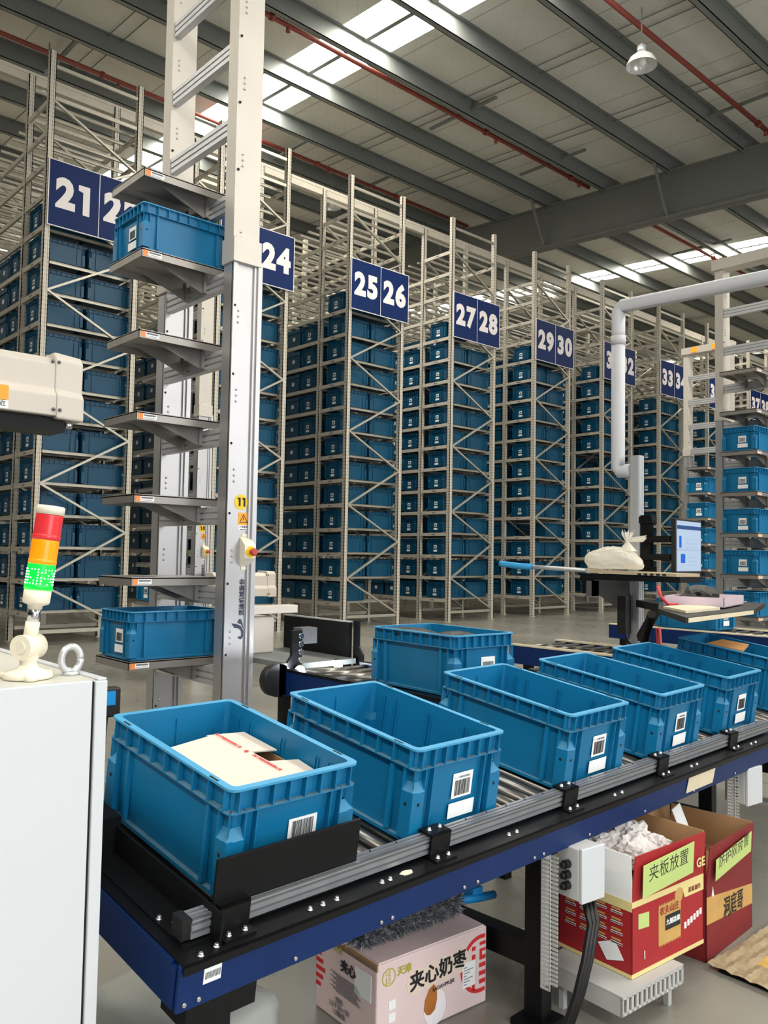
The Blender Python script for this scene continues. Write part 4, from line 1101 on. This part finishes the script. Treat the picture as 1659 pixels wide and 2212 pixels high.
for q in range(3): mb('white_paper').box(wx * .10, -.0016, h * (.42 - q * .15), wx * .158, -.0006, h * (.53 - q * .15)).build('icon_patch', t)
o = mb('cream_white').ball((0, 0, 0), .052, 10, 1.1).build('date_picture', t); o.location = (wx * .51, .0, h * .22); o.scale = (1, .03, 1)
o = mb('almond').lathe([(.002, .05), (.018, .035), (.028, .0), (.026, -.03), (.01, -.045)][::-1], 14).build('almond_picture', t); o.location = (wx * .47, -.001, h * .33); o.scale = (1, .06, 1); o.rotation_euler = (0, radians(12), 0)
# left face
text('夹心', .042, (-.003, wy * .44, h * .74), (0, -1, 0), (0, 0, 1), 'ink', t, 'side_lettering', .0014)
text('规格\n2.5千克×1袋\n12罐/箱', .021, (-.003, wy * .58, h * .2), (0, -1, 0), (0, 0, 1), 'grey_ink', t, 'side_lettering')
text('天津', .026, (-.0015, wy * .62, h * .9), (0, -1, 0), (0, 0, 1), 'gold_ink', t, 'side_lettering')
b = mb('white_paper'); b.box(-.0018, wy * .08, h * .52, -.0004, wy * .34, h * .84); b.build('side_label', t)
b = mb('grey_ink')
for q in range(12): b.box(-.0025, wy * (.3 - (q % 4) * .02), h * (.60 - q * .02), -.001, wy * (.74 - .05 * (q % 3)), h * (.60 - q * .02) + .0014)
b.build('side_print', t)
b = mb('pink_red')
for q in range(5): b.box(-.0016, wy - .055 + abs(2 - q) * .012, h * .3 + q * .026, -.0004, wy - .002, h * .3 + q * .026 + .014)
b.build('side_seal', t)
# duster on it
t = thing('duster', 'shaggy grey duster with blue handle lying on the pink carton', 'duster', mat=PM_)
b = mb('duster_grey'); random.seed(11)
cen = [(.03 + .40 * u, .135 - .02 * u, h + .035 + .025 * u) for u in [i / 60 for i in range(61)]]
b.tube([cen[0], cen[30], cen[60]], .038, 8)
for i in range(15000):
    b.mat(random.choice(('duster_grey', 'duster_dark', 'duster_light'))); c = random.choice(cen); d = Vector((random.gauss(0, 1), random.gauss(0, 1), random.gauss(.15, .8))).normalized()
    L = random.uniform(.035, .068); p = Vector(c); q = p + d * L
    if q.z < h + .006: q.z = h + .006 + random.random() * .004
    s_ = Vector((random.gauss(0, 1), random.gauss(0, 1), random.gauss(0, 1))).normalized() * .0024
    mid = p.lerp(q, .6) + s_ * 3; a = [b.v(p - s_), b.v(p + s_), b.v(mid + s_), b.v(mid - s_)]; b.f(a)
    b.f([a[3], a[2], b.v(q)])
o = b.build('fibre_head', t)
mb('blue_plastic').tube([(.42, .12, h + .06), (.46, .10, h + .062), (.56, .105, h + .045), (.64, .11, h + .036)], .015, 10).build('handle', t)
mb('blue_plastic').box(.52, .10, h + .05, .57, .15, h + .085).build('handle_clip', t)
mb('alu').cyl((.555, .125, h + .085), (.555, .127, h + .12), .005, 8).build('wire_hook', t)

# red cartons
def red_carton(FLp, FRp, depth, z0, lip, top, label, kind):
    FLp = Vector(FLp); FRp = Vector(FRp); ux = (FRp - FLp).normalized(); w = (FRp - FLp).length; uy = Vector((-ux.y, ux.x, 0))
    m = Matrix(((ux.x, uy.x, 0, FLp.x), (ux.y, uy.y, 0, FLp.y), (0, 0, 1, z0), (0, 0, 0, 1)))
    t = thing('red_carton', label, 'box', group='red snack cartons under the conveyor', mat=m)
    H = lip - z0; T = top - z0; e = .005
    b = mb('carton_red' if kind == 1 else 'carton_red_dark')
    b.box(0, 0, .001, w, e, H).box(0, depth - e, .001, w, depth, H).box(0, 0, .001, e, depth, H).box(w - e, 0, .001, w, depth, H)
    b.mat('carton_brown').box(e, e, .001, w - e, depth - e, .006)
    b.box(e, e, .006, e + .001, depth - e, H).box(w - e - .001, e, .006, w - e, depth - e, H).box(e, depth - e - .001, .006, w - e, depth - e, H).box(e, e, .006, w - e, e + .001, H)
    b.build('box_body', t)
    for nm, pts, mt, off in (('front_flap', [(0, 0, H), (w, 0, H), (w - .003, -.012, T), (.002, -.014, T)], 'carton_red' if kind == 1 else 'carton_red_dark', (0, .004, 0)),
                        ('left_flap', [(0, 0, H), (0, depth, H), (-.008, depth, T), (-.008, 0, T)], 'white_paper' if kind == 1 else 'carton_red_dark', (.004, 0, 0)),
                        ('right_flap', [(w, 0, H), (w, depth, H), (w + .006, depth, T), (w + .006, 0, T)], 'carton_brown', (-.004, 0, 0)),
                        ('back_flap', [(0, depth, H), (w, depth, H), (w, depth + .01, T), (0, depth + .01, T)], 'carton_brown', (0, -.004, 0))):
        mb(mt).prism(pts, off).build(nm, t)
    return t, w, depth, H, T
t, w, d, H, T = red_carton((2.551, 1.538, 0), (2.992, 1.511, 0), .31, .152, .40, .556, 'bright red carton with 夹板放置 note, standing on the white tray', 1)
t['label'] = 'bright red carton full of crumpled paper standing on the white tray'
def note(txt, x0, x1, z0, z1, sk, T_):
    def yy(z): return -.016 - .012 * (z - H) / max(.01, T_ - H)
    mb('green_paper').prism([(x0, yy(z0), z0), (x1, yy(z0), z0 + sk), (x1 - .006, yy(z1), z1 + sk), (x0 - .008, yy(z1), z1)], (0, -.0012, 0)).build('green_note', t)
    text(txt, .062, ((x0 + x1) / 2 - .005, yy((z0 + z1) / 2) - .0018, (z0 + z1) / 2 + sk / 2 + .012), (1, 0, sk / (x1 - x0)), (0, -.08, 1), 'ink', t, 'note_lettering', sx=1.0)
note('夹板放置', .035, .345, H + .012, H + .125, .02, T)
b = mb('carton_cream'); b.box(-.0015, -.0012, H - .018, w, .0, H + .002).box(-.0015, -.0012, 0, w, 0, .014); b.prism([(w * .68, -.0012, H - .018), (w * .72, -.0012, H - .055), (w, -.0012, H - .055), (w, -.0012, H - .018)], (0, .001, 0)); b.box(-.0014, 0, 0, 0, d, .012); b.box(-.0014, 0, H - .03, 0, d, H + .002); b.build('cream_border', t)
text('GE', .045, (w * .90, -.0165, H + .055), (1, 0, 0), (0, 0, 1), 'carton_cream', t, 'flap_lettering', .001)
text('甜滋滋的', .02, (w * .86, -.002, H - .036), (1, 0, 0), (0, 0, 1), 'carton_red_dark', t, 'border_lettering')
b = mb('carton_gold'); cx0, cx1, cz0, cz1 = w * .35, w * .66, H * .27, H * .80
b.prism([(cx0, -.0012, cz0), (cx1, -.0012, cz0), (cx1, -.0012, cz1), (cx0, -.0012, cz1)], (0, .001, 0))
for q in range(14):
    x = cx0 + (cx1 - cx0) * (q + .5) / 14
    for z, s in ((cz0, -1), (cz1, 1)): b.poly([(x - .004, -.0012, z), (x + .004, -.0012, z), (x, -.0012, z + s * .008)])
b.cyl((cx1 - .012, -.0006, cz1 + .012), (cx1 - .012, -.0014, cz1 + .012), .026, 18, smooth=False)
b.build('stamp_emblem', t)
mb('ink').box(cx0 + .04, -.0024, cz0 + .042, cx1 - .004, -.0014, cz0 + .092).build('stamp_band', t)
text('九制凉果', .0215, ((cx0 + cx1) / 2 + .018, -.003, cz0 + .067), (1, 0, 0), (0, 0, 1), 'white_paper', t, 'stamp_lettering', .0006)
text('农夫山庄', .03, ((cx0 + cx1) / 2 - .004, -.003, cz1 - .02), (1, 0, 0), (0, 0, 1), 'carton_red', t, 'stamp_lettering')
mb('green_paper').prism([(w * .08, -.0016, H * .62), (w * .22, -.0016, H * .60), (w * .22, -.0016, H * .80), (w * .08, -.0016, H * .82)], (0, .001, 0)).build('green_label', t)
text('1', .042, (w * .16, -.002, H * .24), (1, 0, 0), (0, 0, 1), 'sign_white', t, 'box_number')
b = mb('sign_white')
for q in range(6): b.box(w * .71 + q * .02, -.0018, H * .34 + q * .005, w * .71 + q * .02 + .014, -.0008, H * .34 + q * .005 + .022)
b.build('slogan_marks', t)
mb('white_paper').prism([(-.0018, d * .32, .028), (-.0018, d * .10, .05), (-.0018, d * .22, .105), (-.0018, d * .44, .075)], (.001, 0, 0)).build('diamond_label', t)
b = mb('sign_white')
for q in range(4):
    for s in range(4): b.box(-.0018, d * .12 + q * d * .21, H * .38 + s * .034, -.0006, d * .12 + q * d * .21 + d * .15, H * .38 + s * .034 + .008)
b.mat('ink')
for q in range(4):
    for s in range(4): b.box(-.002, d * .12 + q * d * .21, H * .38 + s * .034 + .002, -.0012, d * .12 + q * d * .21 + d * .145, H * .38 + s * .034 + .0055)
b.mat('carton_gold')
for q in range(4):
    for s in range(4): b.box(-.0018, d * .14 + q * d * .21, H * .38 + s * .034 + .013, -.0006, d * .12 + q * d * .21 + d * .14, H * .38 + s * .034 + .019)
b.build('side_barcodes', t)
MR = t.matrix_world.copy()
for q, (x, y, z, rr, sd) in enumerate(((.20, .14, .34, .075, 31), (.28, .20, .36, .085, 32), (.14, .22, .35, .07, 33), (.23, .08, .32, .06, 34), (.33, .12, .33, .06, 35))):
    crumple('paper_wad', MR @ Vector((x, y, z)), rr, 'paper_crumple', ('small crumpled paper wad in the middle of the bright red carton', 'largest pinkish paper wad at the back of the bright red carton', 'crumpled paper wad at the back left of the bright red carton', 'crumpled paper wad at the front of the bright red carton', 'crumpled paper wad at the right side of the bright red carton')[q], 'paper', sd, sz=(1.25, 1, .8), n=3, amp=.5)
for q in range(1):
    mb('carton_brown').box(w * .0 + .01, .02, .02, w - .01, d - .02, .26).build('packing_filler', t)
t, w, d, H, T = red_carton((3.161, 1.583, 0), (3.62, 1.611, 0), .36, .001, .275, .44, 'darker red and gold carton on the floor behind the bright red one', 2)
note('防护网放置', .04, .40, H + .03, H + .115, .03, T)
b = mb('carton_gold'); b.prism([(0, -.0012, H * .52), (w, -.0012, H * .36), (w, -.0012, H * .66), (0, -.0012, H * .9)], (0, .001, 0)); b.build('gold_band', t)
text('洞庭哥', .085, (w * .56, -.002, H * .55), (1, 0, -.05), (0, 0, 1), 'ink', t, 'box_lettering', .001, sx=.8)
b = mb('sign_white'); b.prism([(w * .10, -.0012, H * .86), (w * .15, -.0012, H * .86), (w * .125, -.0012, H * 1.0)], (0, .001, 0)); b.build('mark', t)
MR = t.matrix_world.copy()
crumple('paper_wad', MR @ Vector((.20, .18, .36)), .08, 'white_paper', 'white paper wad lying in the darker red carton', 'paper', 41, sz=(1.3, 1, .7), n=3, amp=.3)
o = mb('white_paper').prism([(0, 0, 0), (.10, .02, .0), (.07, .06, .13), (-.01, .05, .12)], (.004, -.003, 0)).build('folded_paper'); o.location = MR @ Vector((.24, .20, .36)); tag(o, 'folded white paper sheet sticking up in the darker red carton', 'paper')
mb('carton_brown').box(.01, .02, .02, w - .01, d - .02, .30).build('packing_filler', t)
# white tray under the bright carton
t = thing('plastic_tray', 'white plastic tray with slotted side under the bright red carton', 'tray', (2.43, 1.50, 0), radians(-3))
b = mb('duct_white'); b.box(0, .0, .145, .36, .33, .150); b.box(0, .0, .085, .006, .33, .146); b.box(.354, 0, .085, .36, .33, .146); b.box(0, .324, .085, .36, .33, .146)
b.box(0, 0, .136, .36, .006, .146).box(0, 0, .085, .36, .006, .093)
for q in range(14): b.box(q * .0268, 0, .085, q * .0268 + .012, .006, .14)
for x, y in ((.02, .25), (.33, .25), (.33, .04)): b.box(x, y, 0, x + .02, y + .02, .09)
b.build('tray_body', t)
# junction boxes, duct, cables
def jbox(x, y, z0, z1, w, dd, label):
    t = thing('junction_box', label, 'box', (x, y, 0), radians(-6), 'grey junction boxes on the conveyor legs')
    mb('box_grey').box(0, 0, z0, w, dd, z1).build('box_body', t, bevel=.004)
    mb('cabinet_white').box(w * .0, -.014, z0 - .004, w + .004, 0, z1 + .004).build('lid', t, bevel=.003)
    for q in range(3):
        z = z1 - .055 - q * .035 * (z1 - z0) / .17
        b = mb('black_plastic'); b.cyl((0, dd * .45, z), (-.022, dd * .45, z), .014, 8, smooth=False).cyl((-.022, dd * .45, z), (-.034, dd * .45, z), .010, 10); b.build('cable_gland', t)
    return t
jbox(2.345, 1.608, .435, .602, .11, .095, 'grey junction box with three black glands in front of the bright red carton')
jbox(3.80, 1.72, .45, .61, .12, .10, 'grey junction box at the right edge under the conveyor')
def duct(x, y, z0, z1, label):
    b = mb('duct_white'); b.box(x, y, z0, x + .045, y + .006, z1)
    z = z0
    while z < z1 - .012:
        b.box(x, y - .03, z, x + .004, y, z + .008); b.box(x + .041, y - .03, z, x + .045, y, z + .008); z += .014
    b.box(x, y - .031, z0, x + .004, y - .028, z1)
    o = b.build('cable_duct'); tag(o, label, 'cable duct', 'white slotted cable ducts')
duct(2.262, 1.69, .16, .585, 'white slotted cable duct down the nearer conveyor leg')
duct(3.72, 1.76, .2, .60, 'white slotted cable duct down the leg at the right edge')
for q in range(3):
    o = mb('cable_black').tube([(2.398 + q * .021, 1.625, .432), (2.383 + q * .021, 1.59, .36), (2.343 + q * .021, 1.585, .26), (2.303 + q * .021, 1.59, .16), (2.283 + q * .021, 1.62, .05), (2.285 + q * .021, 1.66, .012)], .0098, 8).build('power_cable')
    tag(o, 'black cable sagging from the junction box in front of the bright red carton', 'cable', 'black cables below the nearer junction box')
for q in range(4):
    o = mb('cable_black').tube([(3.2 + q * .09, 2.02 + q * .04, .60), (3.22 + q * .09, 2.02 + q * .04, .48 - q * .03), (3.3 + q * .07, 2.02 + q * .04, .40), (3.4 + q * .06, 2.03 + q * .04, .46), (3.45 + q * .08, 2.05 + q * .04, .6)], .012, 6).build('power_cable')
    tag(o, 'black cable looping under the far end of the conveyor', 'cable', 'black cables looping under the conveyor')
# sack, board, mat
random.seed(3); bm = bmesh.new(); bmesh.ops.create_cube(bm, size=1); bmesh.ops.subdivide_edges(bm, edges=bm.edges[:], cuts=6, use_grid_fill=True)
for v in bm.verts:
    p = v.co; r = 1 - .28 * max(0, (p.x ** 2 + p.y ** 2 + p.z ** 2) ** .5 - .5); f = r * (1 + .05 * noise.noise(p * 4))
    v.co = Vector((p.x * .34 * f, p.y * .5 * f, p.z * .24 * f))
me = bpy.data.meshes.new('foam_bag'); bm.to_mesh(me); bm.free(); me.materials.append(MATS['bag_grey'])
for f in me.polygons: f.use_smooth = True
sack = bpy.data.objects.new('foam_bag', me); COL.objects.link(sack); sack.location = (1.30, 2.28, .125); sack.rotation_euler = (0, 0, .25)
tag(sack, 'pale grey stuffed bag with pen marks under the conveyor corner', 'bag')
text('5-4', .09, (-.02, .12, .108), (-1, .2, 0), (-.2, -1, 0), 'ink', sack, 'pen_mark')
o = mb('wood_pale').prism([(2.633, 2.218, .001), (2.634, 2.03, .001), (2.95, 2.03, .001), (2.95, 2.218, .001)], (0, 0, .012)).build('floor_board'); tag(o, 'cream board lying flat on the floor behind the conveyor leg', 'board')
t = thing('cardboard_mat', 'crinkled kraft paper mat lying on the floor at the right edge', 'mat', (3.10, 1.40, 0))
b = mb('mat_kraft'); nx, ny = 26, 12; V = {}
for i in range(nx + 1):
    for j in range(ny + 1):
        x = i / nx; y = j / ny; V[i, j] = b.v((x * .75 + .02 * y, -.13 + y * .29 - .02 * x, .022 + .004 * sin(i * 2.6) + .004 * sin(j * 2.2 + i * .4)))
for i in range(nx):
    for j in range(ny):
        b.mat('mat_gold' if 3 < j < 7 and i > 4 else 'mat_kraft'); b.f([V[i, j], V[i + 1, j], V[i + 1, j + 1], V[i, j + 1]])
b.build('paper_sheet', t)
mb('black_steel').box(.03, -.14, 0, .75, .12, .012).build('backing', t)

# lettering becomes plain meshes
bpy.context.view_layer.update()
dg = bpy.context.evaluated_depsgraph_get()
done = {}
for o, fat in TEXTS:
    me = bpy.data.meshes.new_from_object(o.evaluated_get(dg)); me.name = o.name
    if fat:      # heavier strokes for the printed characters
        bm = bmesh.new(); bm.from_mesh(me); g0 = bm.verts[:] + bm.edges[:] + bm.faces[:]
        for q in range(6):
            gg = bmesh.ops.duplicate(bm, geom=g0)['geom']
            bmesh.ops.translate(bm, verts=[v for v in gg if isinstance(v, bmesh.types.BMVert)], vec=(fat * cos(q * pi / 3), fat * sin(q * pi / 3), .00002 * (q + 1)))
        bm.to_mesh(me); bm.free()
    q = bpy.data.objects.new('text_mesh', me); COL.objects.link(q)
    q.parent = o.parent; q.location = o.location; q.rotation_euler = o.rotation_euler; q.scale = o.scale
    nm = o.name; bpy.data.objects.remove(o); q.name = nm
# prototypes that only lent their meshes
for o in (proto_shell, proto_label, proto_strip, proto_rs, proto_rl, proto_rl2): bpy.data.objects.remove(o)
